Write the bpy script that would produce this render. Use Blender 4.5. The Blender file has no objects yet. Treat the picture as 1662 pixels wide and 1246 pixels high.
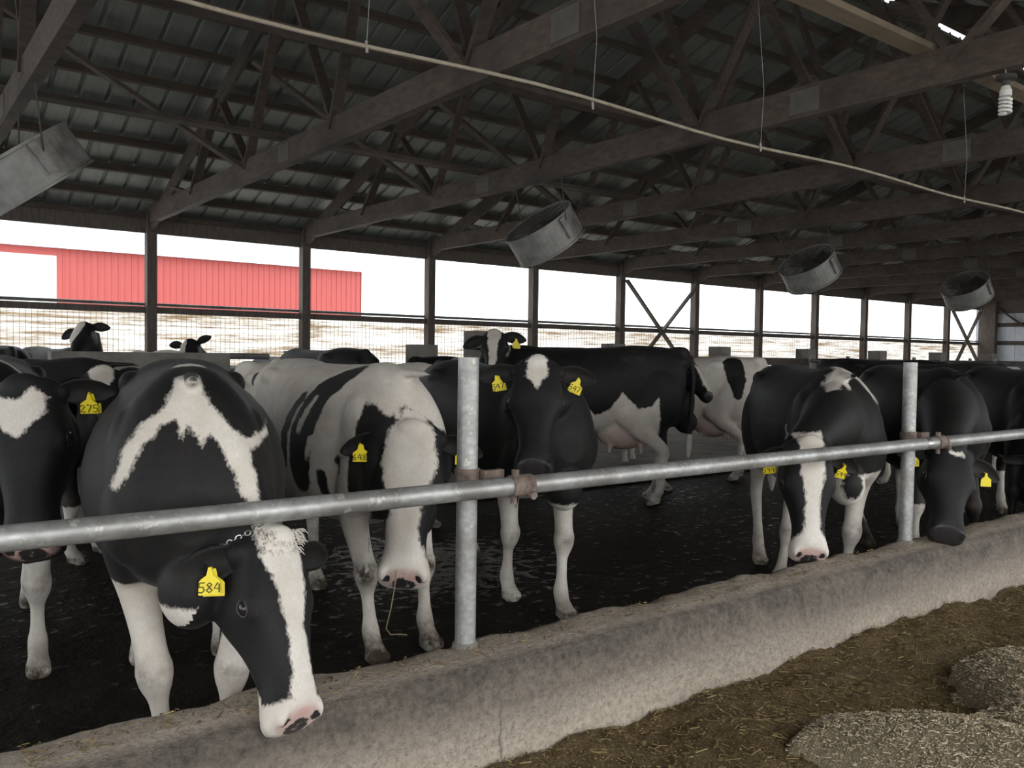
import bpy, bmesh, math, random
import numpy as np
from mathutils import Vector, Matrix, noise as mnoise

# ------------------------------------------------------------------ camera, sky, light, exposure
S = bpy.context.scene
COL = S.collection
cam_data = bpy.data.cameras.new('camera')
cam = bpy.data.objects.new('camera', cam_data)
COL.objects.link(cam)
S.camera = cam
cam_data.sensor_width = 36.0
cam_data.lens = 1382.13 * 36.0 / 1662.0
cam_data.clip_start = 0.05
cam_data.clip_end = 400
AZ, PIT, ROL = 0.9212, -0.0346, 0.0143
f0 = Vector((math.cos(AZ), math.sin(AZ), 0)); r0 = Vector((math.sin(AZ), -math.cos(AZ), 0)); u0 = Vector((0, 0, 1))
fw = f0 * math.cos(PIT) + u0 * math.sin(PIT); up1 = u0 * math.cos(PIT) - f0 * math.sin(PIT)
rt = r0 * math.cos(ROL) + up1 * math.sin(ROL); up2 = up1 * math.cos(ROL) - r0 * math.sin(ROL)
m3 = Matrix((rt, up2, -fw)).transposed()
cam.matrix_world = Matrix.Translation((0, 0, 1.4)) @ m3.to_4x4()

world = bpy.data.worlds.new('overcast_sky')
S.world = world
world.use_nodes = True
bg = world.node_tree.nodes['Background']
bg.inputs['Color'].default_value = (0.93, 0.97, 1.0, 1)
bg.inputs['Strength'].default_value = 2.2

S.view_settings.view_transform = 'Standard'
S.view_settings.look = 'None'
S.view_settings.gamma = 1.0
S.view_settings.use_curve_mapping = False
S.view_settings.exposure = 0.45
try:
    S.cycles.max_bounces = 8
    S.cycles.diffuse_bounces = 5
    S.cycles.use_denoising = True
    S.cycles.sample_clamp_indirect = 4.0
except Exception:
    pass

def area_light(name, loc, direction, sx, sy, power, color=(1, 1, 1)):
    d = bpy.data.lights.new(name, 'AREA')
    d.shape = 'RECTANGLE'; d.size = sx; d.size_y = sy; d.energy = power; d.color = color
    o = bpy.data.objects.new(name, d)
    COL.objects.link(o)
    o.location = loc
    o.rotation_euler = Vector(direction).to_track_quat('-Z', 'Y').to_euler()
    return o
# daylight through the open drive-by side of the barn, behind the photographer
area_light('daylight_open_side', (4.5, -3.6, 3.6), (0.0, 0.86, -0.62), 16.0, 2.6, 182.0, (1.0, 0.955, 0.895))

# ------------------------------------------------------------------ materials
def new_mat(name):
    m = bpy.data.materials.new(name)
    m.use_nodes = True
    nt = m.node_tree
    b = nt.nodes['Principled BSDF']
    return m, nt, b
def node(nt, typ, **kw):
    n = nt.nodes.new(typ)
    for k, v in kw.items():
        if k.startswith('i_'):
            n.inputs[k[2:].replace('_', ' ')].default_value = v
        else:
            setattr(n, k, v)
    return n
def ramp(nt, fac, stops):
    r = nt.nodes.new('ShaderNodeValToRGB')
    els = r.color_ramp.elements
    while len(els) < len(stops):
        els.new(0.5)
    for e, (p, c) in zip(els, stops):
        e.position = p
        e.color = (c, c, c, 1) if not isinstance(c, tuple) else (c + (1,) if len(c) == 3 else c)
    nt.links.new(fac, r.inputs['Fac'])
    return r
def mixc(nt, fac, a, b, mode='MIX'):
    m = nt.nodes.new('ShaderNodeMix'); m.data_type = 'RGBA'; m.blend_type = mode
    for sock, v in ((m.inputs[0], fac), (m.inputs[6], a), (m.inputs[7], b)):
        if isinstance(v, (int, float)):
            sock.default_value = v
        elif isinstance(v, tuple):
            sock.default_value = v + (1,) if len(v) == 3 else v
        else:
            nt.links.new(v, sock)
    return m.outputs[2]
def math_n(nt, op, a, b=None, clamp=False):
    m = nt.nodes.new('ShaderNodeMath'); m.operation = op; m.use_clamp = clamp
    for s, v in zip(m.inputs, (a, b)):
        if v is None: continue
        if isinstance(v, (int, float)): s.default_value = v
        else: nt.links.new(v, s)
    return m.outputs[0]
def coords(nt, kind='Object', scale=(1, 1, 1), rot=(0, 0, 0)):
    tc = nt.nodes.new('ShaderNodeTexCoord'); mp = nt.nodes.new('ShaderNodeMapping')
    mp.inputs['Scale'].default_value = scale; mp.inputs['Rotation'].default_value = rot
    nt.links.new(tc.outputs[kind], mp.inputs['Vector'])
    return mp.outputs['Vector']
def noise(nt, vec, scale, detail=4, rough=0.55, dist=0.0):
    n = nt.nodes.new('ShaderNodeTexNoise')
    n.inputs['Scale'].default_value = scale; n.inputs['Detail'].default_value = detail
    n.inputs['Roughness'].default_value = rough; n.inputs['Distortion'].default_value = dist
    nt.links.new(vec, n.inputs['Vector'])
    return n.outputs['Fac']
def bump(nt, bsdf, height, strength=0.3, dist=0.01):
    b = nt.nodes.new('ShaderNodeBump')
    b.inputs['Strength'].default_value = strength; b.inputs['Distance'].default_value = dist
    nt.links.new(height, b.inputs['Height']); nt.links.new(b.outputs['Normal'], bsdf.inputs['Normal'])
def mat_noise(name, c1, c2, scale=6, rough=0.8, metal=0.0, stretch=(1, 1, 1), bmp=0.0, c3=None, s3=1.3, spec=0.5, lo=0.35, hi=0.68):
    m, nt, b = new_mat(name)
    v = coords(nt, 'Object', stretch)
    fac = noise(nt, v, scale, 6, 0.6)
    col = mixc(nt, ramp(nt, fac, [(lo, 0.0), (hi, 1.0)]).outputs[0], c1, c2)
    if c3:
        f3 = noise(nt, coords(nt, 'Object'), s3, 5, 0.65)
        col = mixc(nt, ramp(nt, f3, [(0.48, 0.0), (0.66, 1.0)]).outputs[0], col, c3)
    nt.links.new(col, b.inputs['Base Color'])
    b.inputs['Roughness'].default_value = rough; b.inputs['Metallic'].default_value = metal
    b.inputs['Specular IOR Level'].default_value = spec
    if bmp: bump(nt, b, fac, bmp, 0.01)
    return m

M = {}
M['wood'] = mat_noise('weathered_timber', (0.060, 0.046, 0.038), (0.108, 0.083, 0.067), 3, 0.85, stretch=(3, 3, 9), bmp=0.15, c3=(0.040, 0.032, 0.027), s3=0.9)
M['wood_pale'] = mat_noise('pale_new_lumber', (0.22, 0.175, 0.13), (0.29, 0.235, 0.175), 4, 0.8, stretch=(.6, 6, 6), c3=(0.15, 0.12, 0.09))
M['post_wood'] = mat_noise('dark_treated_post', (0.075, 0.060, 0.050), (0.13, 0.105, 0.09), 4, 0.8, stretch=(6, 6, 1), bmp=0.1)
M['purlin'] = mat_noise('purlin_timber', (0.075, 0.058, 0.046), (0.115, 0.09, 0.07), 3, 0.9, stretch=(1, 5, 5))
M['plate'] = mat_noise('truss_nail_plate', (0.10, 0.09, 0.08), (0.13, 0.12, 0.105), 12, 0.6, 0.3)
M['galv'] = None
M['rust'] = mat_noise('rusty_iron', (0.095, 0.065, 0.052), (0.19, 0.145, 0.12), 30, 0.85, 0.2, bmp=0.5, c3=(0.25, 0.20, 0.17), s3=14)
M['fan_steel'] = mat_noise('dusty_fan_steel', (0.20, 0.195, 0.185), (0.30, 0.295, 0.285), 7, 0.55, 0.25, c3=(0.11, 0.10, 0.09), s3=2.6)
M['fan_dark'] = mat_noise('grimy_fan_guard', (0.05, 0.047, 0.045), (0.085, 0.078, 0.07), 10, 0.7, 0.3)
M['stall_concrete'] = mat_noise('grey_wall_concrete', (0.17, 0.155, 0.135), (0.225, 0.205, 0.18), 5, 0.9, c3=(0.10, 0.092, 0.08), s3=2.2, bmp=0.15)
M['stall_steel'] = mat_noise('grimy_stall_pipe', (0.13, 0.13, 0.125), (0.24, 0.24, 0.23), 9, 0.5, 0.5)
M['white_panel'] = mat_noise('white_steel_siding', (0.62, 0.66, 0.72), (0.72, 0.75, 0.80), 3, 0.6, c3=(0.5, 0.52, 0.55))
M['red_siding'] = mat_noise('red_steel_siding', (0.42, 0.078, 0.070), (0.46, 0.088, 0.080), 1.5, 0.5, stretch=(4, 1, .3))
M['white_door'] = mat_noise('white_painted_door', (0.8, 0.8, 0.8), (0.85, 0.85, 0.85), 2, 0.5)
M['yard'] = mat_noise('pale_yard_gravel', (0.55, 0.52, 0.47), (0.66, 0.63, 0.57), 1.2, 0.95)
M['cable'] = mat_noise('dusty_water_line', (0.23, 0.20, 0.15), (0.34, 0.30, 0.24), 14, 0.7, bmp=0.2)
M['wire'] = mat_noise('thin_grey_wire', (0.22, 0.21, 0.20), (0.30, 0.29, 0.27), 20, 0.5, 0.6)
M['black'] = mat_noise('black_plastic', (0.012, 0.012, 0.012), (0.02, 0.02, 0.02), 20, 0.5)
M['bulb'] = mat_noise('white_bulb_glass', (0.75, 0.74, 0.70), (0.82, 0.81, 0.77), 8, 0.35)
M['twig'] = mat_noise('bare_twig_bark', (0.36, 0.30, 0.26), (0.42, 0.36, 0.32), 8, 0.9)
M['eye'] = mat_noise('dark_eye', (0.010, 0.008, 0.008), (0.02, 0.016, 0.014), 30, 0.08)
M['lid'] = mat_noise('eyelid_skin', (0.025, 0.02, 0.02), (0.05, 0.036, 0.035), 40, 0.5)
M['chain'] = mat_noise('bright_chain_steel', (0.5, 0.5, 0.5), (0.65, 0.65, 0.65), 20, 0.3, 0.9)
M['tag_yellow'] = mat_noise('yellow_tag_plastic', (0.78, 0.62, 0.02), (0.84, 0.68, 0.03), 12, 0.45)
M['tag_ink'] = mat_noise('black_marker_ink', (0.09, 0.08, 0.015), (0.12, 0.10, 0.02), 20, 0.6)

def make_galv():
    m, nt, b = new_mat('galvanised_pipe')
    v = coords(nt, 'Object', (1, 1, 1))
    vo = nt.nodes.new('ShaderNodeTexVoronoi'); vo.inputs['Scale'].default_value = 55
    nt.links.new(coords(nt, 'Object', (0.55, 1, 1)), vo.inputs['Vector'])
    f2 = noise(nt, v, 6, 6, 0.65)
    c = mixc(nt, vo.outputs['Distance'], (0.47, 0.465, 0.45), (0.29, 0.29, 0.29))
    c = mixc(nt, ramp(nt, f2, [(0.44, 0.0), (0.62, 0.9)]).outputs[0], c, (0.22, 0.21, 0.195))
    f3 = noise(nt, v, 24, 4, 0.7)
    c = mixc(nt, ramp(nt, f3, [(0.58, 0.0), (0.68, 0.9)]).outputs[0], c, (0.52, 0.505, 0.46))
    nt.links.new(c, b.inputs['Base Color'])
    b.inputs['Metallic'].default_value = 0.55
    b.inputs['Roughness'].default_value = 0.46
    bump(nt, b, f3, 0.12, 0.004)
    return m
M['galv'] = make_galv()

def make_roof_mat():
    m, nt, b = new_mat('dusty_steel_roofing')
    v = coords(nt, 'Object', (1, 1, 1))
    f = noise(nt, v, 1.1, 6, 0.6); f2 = noise(nt, coords(nt, 'Object', (6, .7, .7)), 3, 4, 0.6)
    c = mixc(nt, ramp(nt, f, [(0.35, 0.0), (0.65, 1.0)]).outputs[0], (0.17, 0.185, 0.17), (0.25, 0.265, 0.245))
    c = mixc(nt, ramp(nt, f2, [(0.52, 0.0), (0.72, 0.55)]).outputs[0], c, (0.11, 0.11, 0.10))
    nt.links.new(c, b.inputs['Base Color'])
    b.inputs['Roughness'].default_value = 0.5; b.inputs['Metallic'].default_value = 0.25
    return m
M['roof'] = make_roof_mat()

def make_curb_mat():
    m, nt, b = new_mat('feed_curb_concrete')
    v = coords(nt, 'Object')
    sep = nt.nodes.new('ShaderNodeSeparateXYZ'); nt.links.new(v, sep.inputs[0])
    f = noise(nt, v, 7, 7, 0.62); fine = noise(nt, v, 70, 4, 0.7); big = noise(nt, coords(nt, 'Object', (0.6, 1, 2.5)), 2.2, 5, 0.6, 0.4)
    c = mixc(nt, ramp(nt, f, [(0.3, 0.0), (0.7, 1.0)]).outputs[0], (0.41, 0.34, 0.272), (0.53, 0.45, 0.365))
    # darker band of wet, licked concrete along the upper face
    zz = math_n(nt, 'ADD', sep.outputs['Z'], math_n(nt, 'MULTIPLY', math_n(nt, 'SUBTRACT', big, 0.5), 0.14))
    band = ramp(nt, zz, [(0.12, 0.0), (0.25, 0.7), (0.33, 1.0), (0.41, 0.9)]).outputs[0]
    yb = ramp(nt, math_n(nt, 'SUBTRACT', sep.outputs['Y'], 2.0), [(0.26, 1.0), (0.31, 0.12)]).outputs[0]
    c = mixc(nt, ramp(nt, fine, [(0.50, 0.0), (0.70, 0.75)]).outputs[0], c, (0.20, 0.165, 0.13))
    c = mixc(nt, ramp(nt, noise(nt, v, 26, 3, 0.6), [(0.66, 0.0), (0.74, 0.35)]).outputs[0], c, (0.50, 0.46, 0.39))
    g1 = noise(nt, v, 38, 5, 0.75); g2 = noise(nt, coords(nt, 'Object', (1, 1, .7)), 150, 3, 0.7)
    c = mixc(nt, 0.85, c, ramp(nt, g1, [(0.30, 0.68), (0.70, 1.18)]).outputs[0], 'MULTIPLY')
    c = mixc(nt, ramp(nt, g2, [(0.62, 0.0), (0.72, 0.7)]).outputs[0], c, (0.16, 0.13, 0.10))
    c = mixc(nt, ramp(nt, noise(nt, v, 95, 2, 0.5), [(0.70, 0.0), (0.76, 0.8)]).outputs[0], c, (0.58, 0.53, 0.46))
    bf = math_n(nt, 'MULTIPLY', math_n(nt, 'MULTIPLY', band, yb), ramp(nt, f, [(0.28, 0.75), (0.55, 1.0)]).outputs[0])
    c = mixc(nt, bf, c, mixc(nt, ramp(nt, g1, [(0.35, 0.0), (0.68, 1.0)]).outputs[0], (0.045, 0.038, 0.032), (0.145, 0.122, 0.10)))
    # casting joint below the first steel post
    cr = math_n(nt, 'ABSOLUTE', math_n(nt, 'SUBTRACT', math_n(nt, 'ADD', sep.outputs['X'], math_n(nt, 'MULTIPLY', math_n(nt, 'SUBTRACT', noise(nt, v, 18, 3), 0.5), 0.05)), 1.655))
    c = mixc(nt, ramp(nt, cr, [(0.0022, 0.75), (0.006, 0.0)]).outputs[0], c, (0.11, 0.095, 0.08))
    nt.links.new(c, b.inputs['Base Color'])
    b.inputs['Roughness'].default_value = 0.85
    h = math_n(nt, 'ADD', f, math_n(nt, 'ADD', math_n(nt, 'MULTIPLY', fine, 0.5), math_n(nt, 'MULTIPLY', g1, 0.7)))
    bump(nt, b, h, 0.9, 0.022)
    return m
M['curb'] = make_curb_mat()

def make_alley_mat():
    m, nt, b = new_mat('wet_manure_alley')
    v = coords(nt, 'Object')
    f = noise(nt, v, 3.0, 8, 0.65, 0.5); g = noise(nt, v, 13, 6, 0.6); h1 = noise(nt, v, 0.55, 3, 0.5)
    c = mixc(nt, ramp(nt, f, [(0.35, 0.0), (0.7, 1.0)]).outputs[0], (0.010, 0.008, 0.006), (0.024, 0.019, 0.014))
    nt.links.new(c, b.inputs['Base Color'])
    # puddle in the wheel rut behind the first steel post, smaller ones elsewhere
    ds = nt.nodes.new('ShaderNodeVectorMath'); ds.operation = 'DISTANCE'; ds.inputs[1].default_value = (3.05, 4.75, 0)
    nt.links.new(v, ds.inputs[0])
    near = ramp(nt, ds.outputs['Value'], [(0.3, 1.0), (1.9, 0.0)]).outputs[0]
    wet = math_n(nt, 'ADD', math_n(nt, 'MULTIPLY', near, 0.15), math_n(nt, 'ADD', math_n(nt, 'MULTIPLY', g, 0.8), math_n(nt, 'MULTIPLY', h1, 0.2)))
    wm = ramp(nt, wet, [(0.58, 0.0), (0.66, 1.0)]).outputs[0]
    r = ramp(nt, wm, [(0.0, 0.62), (1.0, 0.05)])
    nt.links.new(r.outputs[0], b.inputs['Roughness'])
    s = ramp(nt, wm, [(0.0, 0.06), (1.0, 0.85)])
    nt.links.new(s.outputs[0], b.inputs['Specular IOR Level'])
    h = math_n(nt, 'ADD', f, math_n(nt, 'MULTIPLY', g, 0.6))
    bump(nt, b, h, 0.9, 0.06)
    return m
M['alley'] = make_alley_mat()

def make_feed_mat(name, cols, sc=45):
    m, nt, b = new_mat(name)
    v = coords(nt, 'Object')
    f = noise(nt, v, sc, 5, 0.75); g = noise(nt, coords(nt, 'Object', (1, 3, 1), (0, 0, 0.7)), sc * 1.7, 3, 0.7); big = noise(nt, v, 2.2, 5, 0.6)
    c = mixc(nt, ramp(nt, f, [(0.33, 0.0), (0.66, 1.0)]).outputs[0], cols[0], cols[1])
    c = mixc(nt, ramp(nt, g, [(0.56, 0.0), (0.66, 1.0)]).outputs[0], c, cols[2])
    c = mixc(nt, ramp(nt, big, [(0.45, 0.0), (0.70, 0.75)]).outputs[0], c, cols[3])
    nt.links.new(c, b.inputs['Base Color'])
    b.inputs['Roughness'].default_value = 0.95; b.inputs['Specular IOR Level'].default_value = 0.2
    bump(nt, b, math_n(nt, 'ADD', f, g), 0.9, 0.02)
    return m
M['feed'] = make_feed_mat('mixed_ration', [(0.075, 0.048, 0.022), (0.205, 0.145, 0.070), (0.36, 0.27, 0.14), (0.17, 0.132, 0.082)])
M['heap'] = make_feed_mat('chopped_straw_heap', [(0.23, 0.175, 0.11), (0.43, 0.355, 0.245), (0.58, 0.50, 0.37), (0.31, 0.25, 0.165)], 60)
def make_flake(name, a, bcol):
    m, nt, b = new_mat(name)
    oi = nt.nodes.new('ShaderNodeAttribute'); oi.attribute_name = 'shade'
    c = mixc(nt, oi.outputs['Fac'], a, bcol)
    nt.links.new(c, b.inputs['Base Color']); b.inputs['Roughness'].default_value = 0.9; b.inputs['Specular IOR Level'].default_value = 0.2
    return m
M['straw'] = make_flake('straw_flakes', (0.10, 0.068, 0.028), (0.30, 0.22, 0.105))
M['straw_pale'] = make_flake('pale_straw_flakes', (0.25, 0.195, 0.125), (0.56, 0.475, 0.345))

def make_curtain_mat():
    m, nt, b = new_mat('stained_curtain_fabric')
    v = coords(nt, 'Object', (0.16, 1, 3.2))
    f = noise(nt, v, 2.6, 8, 0.7, 0.6); g = noise(nt, coords(nt, 'Object', (0.5, 1, 7)), 2.5, 7, 0.75)
    k = ramp(nt, math_n(nt, 'ADD', math_n(nt, 'MULTIPLY', f, .5), math_n(nt, 'MULTIPLY', g, .5)), [(0.45, 0.0), (0.58, 1.0)]).outputs[0]
    c = mixc(nt, k, (0.93, 0.91, 0.87), (0.27, 0.19, 0.11))
    tr = nt.nodes.new('ShaderNodeBsdfTranslucent'); nt.links.new(c, tr.inputs['Color'])
    df = nt.nodes.new('ShaderNodeBsdfDiffuse'); nt.links.new(c, df.inputs['Color'])
    mx = nt.nodes.new('ShaderNodeMixShader'); mx.inputs[0].default_value = 0.12
    nt.links.new(tr.outputs[0], mx.inputs[1]); nt.links.new(df.outputs[0], mx.inputs[2])
    nt.links.new(mx.outputs[0], nt.nodes['Material Output'].inputs['Surface'])
    return m
M['curtain'] = make_curtain_mat()

def make_coat():
    # coat: signed distance to the black/white border (>0 white); skin: bare pink; dark: nose leather; low: dirt near the ground
    m, nt, b = new_mat('cow_coat')
    def attr(n):
        a = nt.nodes.new('ShaderNodeAttribute'); a.attribute_name = n
        return a.outputs['Fac']
    v = coords(nt, 'Object')
    n1 = noise(nt, v, 16, 3, 0.6); n2 = noise(nt, coords(nt, 'Object', (1, 1, .45)), 120, 2, 0.6)
    d = math_n(nt, 'ADD', attr('coat'), math_n(nt, 'MULTIPLY', math_n(nt, 'SUBTRACT', n1, 0.5), 0.045))
    d = math_n(nt, 'ADD', d, math_n(nt, 'MULTIPLY', math_n(nt, 'SUBTRACT', n2, 0.5), 0.022))
    k = ramp(nt, math_n(nt, 'ADD', math_n(nt, 'MULTIPLY', d, 60.0), 0.5, True), [(0.1, 0.0), (0.9, 1.0)]).outputs[0]
    hair = noise(nt, coords(nt, 'Object', (1, 1, .35)), 160, 3, 0.7)
    wht = mixc(nt, ramp(nt, noise(nt, v, 5, 5, 0.6), [(0.36, 0.0), (0.72, 1.0)]).outputs[0], (0.70, 0.66, 0.60), (0.54, 0.47, 0.40))
    wht = mixc(nt, ramp(nt, hair, [(0.35, 0.30), (0.6, 0.0)]).outputs[0], wht, (0.45, 0.40, 0.35))
    blk = mixc(nt, ramp(nt, noise(nt, v, 3.5, 5, 0.6), [(0.4, 0.0), (0.75, 1.0)]).outputs[0], (0.0055, 0.0056, 0.0064), (0.0145, 0.014, 0.0138))
    blk = mixc(nt, ramp(nt, hair, [(0.45, 0.0), (0.75, 0.5)]).outputs[0], blk, (0.021, 0.0205, 0.0205))
    c = mixc(nt, k, blk, wht)
    dirt = math_n(nt, 'MULTIPLY', attr('low'), ramp(nt, noise(nt, v, 9, 6, 0.7), [(0.36, 0.15), (0.62, 1.0)]).outputs[0], True)
    c = mixc(nt, dirt, c, (0.062, 0.046, 0.032))
    c = mixc(nt, math_n(nt, 'MULTIPLY', attr('skin'), ramp(nt, noise(nt, v, 30, 4, 0.6), [(0.3, 0.5), (0.6, 0.95)]).outputs[0]), c, (0.50, 0.315, 0.28))
    dk = ramp(nt, math_n(nt, 'ADD', attr('dark'), math_n(nt, 'MULTIPLY', math_n(nt, 'SUBTRACT', noise(nt, v, 42, 4, 0.7), 0.5), 0.9)), [(0.44, 0.0), (0.56, 1.0)]).outputs[0]
    c = mixc(nt, dk, c, (0.030, 0.027, 0.027))
    nt.links.new(c, b.inputs['Base Color'])
    rr = nt.nodes.new('ShaderNodeMix'); nt.links.new(dk, rr.inputs[0]); rr.inputs[2].default_value = 0.62; rr.inputs[3].default_value = 0.30
    nt.links.new(rr.outputs[0], b.inputs['Roughness'])
    b.inputs['Specular IOR Level'].default_value = 0.22
    b.inputs['Sheen Weight'].default_value = 0.03
    b.inputs['Sheen Roughness'].default_value = 0.4
    bump(nt, b, hair, 0.25, 0.004)
    return m
M['coat'] = make_coat()

# ------------------------------------------------------------------ mesh helpers
def link(name, me, mats, parent=None, label=None, cat=None, group=None, kind=None):
    o = bpy.data.objects.new(name, me)
    COL.objects.link(o)
    for mt in (mats if isinstance(mats, (list, tuple)) else [mats]):
        me.materials.append(mt)
    if parent: o.parent = parent
    tag(o, label, cat, group, kind)
    return o
def tag(o, label=None, cat=None, group=None, kind=None):
    if label: o['label'] = label
    if cat: o['category'] = cat
    if group: o['group'] = group
    if kind: o['kind'] = kind
    return o
def empty(name, loc, rz=0.0, label=None, cat=None, group=None):
    o = bpy.data.objects.new(name, None)
    COL.objects.link(o)
    o.empty_display_size = 0.1
    o.location = loc; o.rotation_euler = (0, 0, rz)
    return tag(o, label, cat, group)

class MB:
    def __init__(self):
        self.v = []; self.f = []; self.mi = []
    def add(self, vs, fs, mi=0):
        k = len(self.v)
        self.v += [tuple(p) for p in vs]
        self.f += [tuple(i + k for i in q) for q in fs]
        self.mi += [mi] * len(fs)
        return self
    def box(self, a, b, mi=0):
        x0, y0, z0 = a; x1, y1, z1 = b
        vs = [(x0, y0, z0), (x1, y0, z0), (x1, y1, z0), (x0, y1, z0), (x0, y0, z1), (x1, y0, z1), (x1, y1, z1), (x0, y1, z1)]
        return self.add(vs, [(3, 2, 1, 0), (4, 5, 6, 7), (0, 1, 5, 4), (1, 2, 6, 5), (2, 3, 7, 6), (3, 0, 4, 7)], mi)
    def beam(self, p, q, w, h, up=(0, 0, 1), mi=0):
        p = Vector(p); q = Vector(q); t = (q - p).normalized(); s = t.cross(Vector(up))
        if s.length < 1e-4: s = t.cross(Vector((1, 0, 0)))
        s.normalize(); n = s.cross(t).normalized()
        c = [(-1, -1), (1, -1), (1, 1), (-1, 1)]
        vs = [p + s * a * w / 2 + n * b * h / 2 for a, b in c] + [q + s * a * w / 2 + n * b * h / 2 for a, b in c]
        return self.add(vs, [(3, 2, 1, 0), (4, 5, 6, 7), (0, 1, 5, 4), (1, 2, 6, 5), (2, 3, 7, 6), (3, 0, 4, 7)], mi)
    def tube(self, pts, r, n=12, mi=0, cap=True):
        pts = [Vector(p) for p in pts]
        rs = r if isinstance(r, (list, tuple)) else [r] * len(pts)
        ref = None; rings = []
        for i, p in enumerate(pts):
            a = pts[max(i - 1, 0)]; c = pts[min(i + 1, len(pts) - 1)]
            t = (c - a).normalized()
            if ref is None:
                ref = Vector((0, 0, 1)) if abs(t.z) < .9 else Vector((1, 0, 0))
            s = t.cross(ref).normalized(); ref = s.cross(t).normalized()
            rings.append([p + (s * math.cos(2 * math.pi * k / n) + ref * math.sin(2 * math.pi * k / n)) * rs[i] for k in range(n)])
        vs = [v for rg in rings for v in rg]; fs = []
        for i in range(len(rings) - 1):
            for k in range(n):
                fs.append((i * n + k, i * n + (k + 1) % n, (i + 1) * n + (k + 1) % n, (i + 1) * n + k))
        if cap:
            fs.append(tuple(range(n))[::-1]); fs.append(tuple((len(rings) - 1) * n + k for k in range(n)))
        return self.add(vs, fs, mi)
    def loft(self, rings, mi=0):
        n = len(rings[0]); vs = [v for rg in rings for v in rg]; fs = []
        for i in range(len(rings) - 1):
            for k in range(n):
                fs.append((i * n + k, i * n + (k + 1) % n, (i + 1) * n + (k + 1) % n, (i + 1) * n + k))
        fs.append(tuple(range(n))[::-1]); fs.append(tuple((len(rings) - 1) * n + k for k in range(n)))
        return self.add(vs, fs, mi)
    def ell(self, c, r, axes=None, nu=18, nv=12, mi=0):
        c = Vector(c)
        ax = [Vector((1, 0, 0)), Vector((0, 1, 0)), Vector((0, 0, 1))] if axes is None else [Vector(a) for a in axes]
        vs = [c + ax[2] * r[2]]
        for j in range(1, nv):
            th = math.pi * j / nv
            for i in range(nu):
                ph = 2 * math.pi * i / nu
                vs.append(c + ax[0] * (r[0] * math.sin(th) * math.cos(ph)) + ax[1] * (r[1] * math.sin(th) * math.sin(ph)) + ax[2] * (r[2] * math.cos(th)))
        vs.append(c - ax[2] * r[2])
        fs = [(0, 1 + i, 1 + (i + 1) % nu) for i in range(nu)]
        for j in range(nv - 2):
            for i in range(nu):
                a = 1 + j * nu; b2 = a + nu
                fs.append((a + i, b2 + i, b2 + (i + 1) % nu, a + (i + 1) % nu))
        a = 1 + (nv - 2) * nu; e = len(vs) - 1
        fs += [(a + i, e, a + (i + 1) % nu) for i in range(nu)]
        return self.add(vs, fs, mi)
    def mesh(self, name, smooth=False):
        me = bpy.data.meshes.new(name)
        me.from_pydata(self.v, [], self.f)
        me.update()
        if any(self.mi):
            me.polygons.foreach_set('material_index', self.mi)
        if smooth:
            me.polygons.foreach_set('use_smooth', [True] * len(me.polygons))
        return me
    def obj(self, name, mats, parent=None, smooth=False, **kw):
        return link(name, self.mesh(name, smooth), mats, parent, **kw)

def grid_mesh(name, xs, ys, zf, smooth=True):
    X, Y = np.meshgrid(xs, ys, indexing='ij')
    Z = zf(X, Y)
    v = np.stack([X, Y, Z], -1).reshape(-1, 3)
    nx, ny = len(xs), len(ys)
    i = np.arange(nx * ny).reshape(nx, ny)
    f = np.stack([i[:-1, :-1], i[1:, :-1], i[1:, 1:], i[:-1, 1:]], -1).reshape(-1, 4)
    me = bpy.data.meshes.new(name)
    me.from_pydata(v.tolist(), [], f.tolist()); me.update()
    if smooth: me.polygons.foreach_set('use_smooth', [True] * len(me.polygons))
    return me
_rs = np.random.RandomState(7)
_tab = _rs.rand(256, 256)
def vnoise(x, y):
    xi = np.floor(x).astype(int); yi = np.floor(y).astype(int)
    fx = x - xi; fy = y - yi
    fx = fx * fx * (3 - 2 * fx); fy = fy * fy * (3 - 2 * fy)
    t = lambda a, b: _tab[a % 256, b % 256]
    return (t(xi, yi) * (1 - fx) + t(xi + 1, yi) * fx) * (1 - fy) + (t(xi, yi + 1) * (1 - fx) + t(xi + 1, yi + 1) * fx) * fy
def fbm(x, y, o=4):
    s = 0; a = .5
    for k in range(o):
        s = s + a * (vnoise(x, y) - .5); x = x * 2.03 + 17.1; y = y * 2.03 + 9.7; a *= .5
    return s
# ------------------------------------------------------------------ setting
X0, X1 = -7.0, 30.2          # barn runs along X
YW, YN, YR = 13.48, -1.3, 6.1  # far open wall, near open side, ridge
TX = [0.97 + 2.44 * k for k in range(-3, 13)]
ZC = 3.27                    # underside of the truss chords
EXPO = S.view_settings.exposure

# outdoors ground
MB().add([(-80, YW + .3, -.25), (140, YW + .3, -.25), (140, 220, -.25), (-80, 220, -.25)], [(0, 1, 2, 3)]).obj('floor_yard', M['yard'], kind='structure')
MB().add([(-80, -60, -.08), (140, -60, -.08), (140, -2.0, -.08), (-80, -2.0, -.08)], [(0, 1, 2, 3)]).obj('floor_apron', M['yard'], kind='structure')

# cow alley
me = grid_mesh('floor_alley', np.linspace(X0, X1, 300), np.linspace(2.44, 13.55, 110), lambda x, y: 0.012 * fbm(x * 2.2, y * 2.2, 4) + 0.006 * fbm(x * 9, y * 9, 2))
link('floor', me, M['alley'], kind='structure')
m_feedfloor = mat_noise('feed_alley_concrete', (0.17, 0.15, 0.12), (0.24, 0.215, 0.175), 9, 0.9, bmp=0.3, c3=(0.12, 0.10, 0.07), s3=3)
MB().box((X0, -2.0, -0.14), (X1, 2.35, -0.03)).obj('floor_feed_alley', m_feedfloor, kind='structure')

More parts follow.
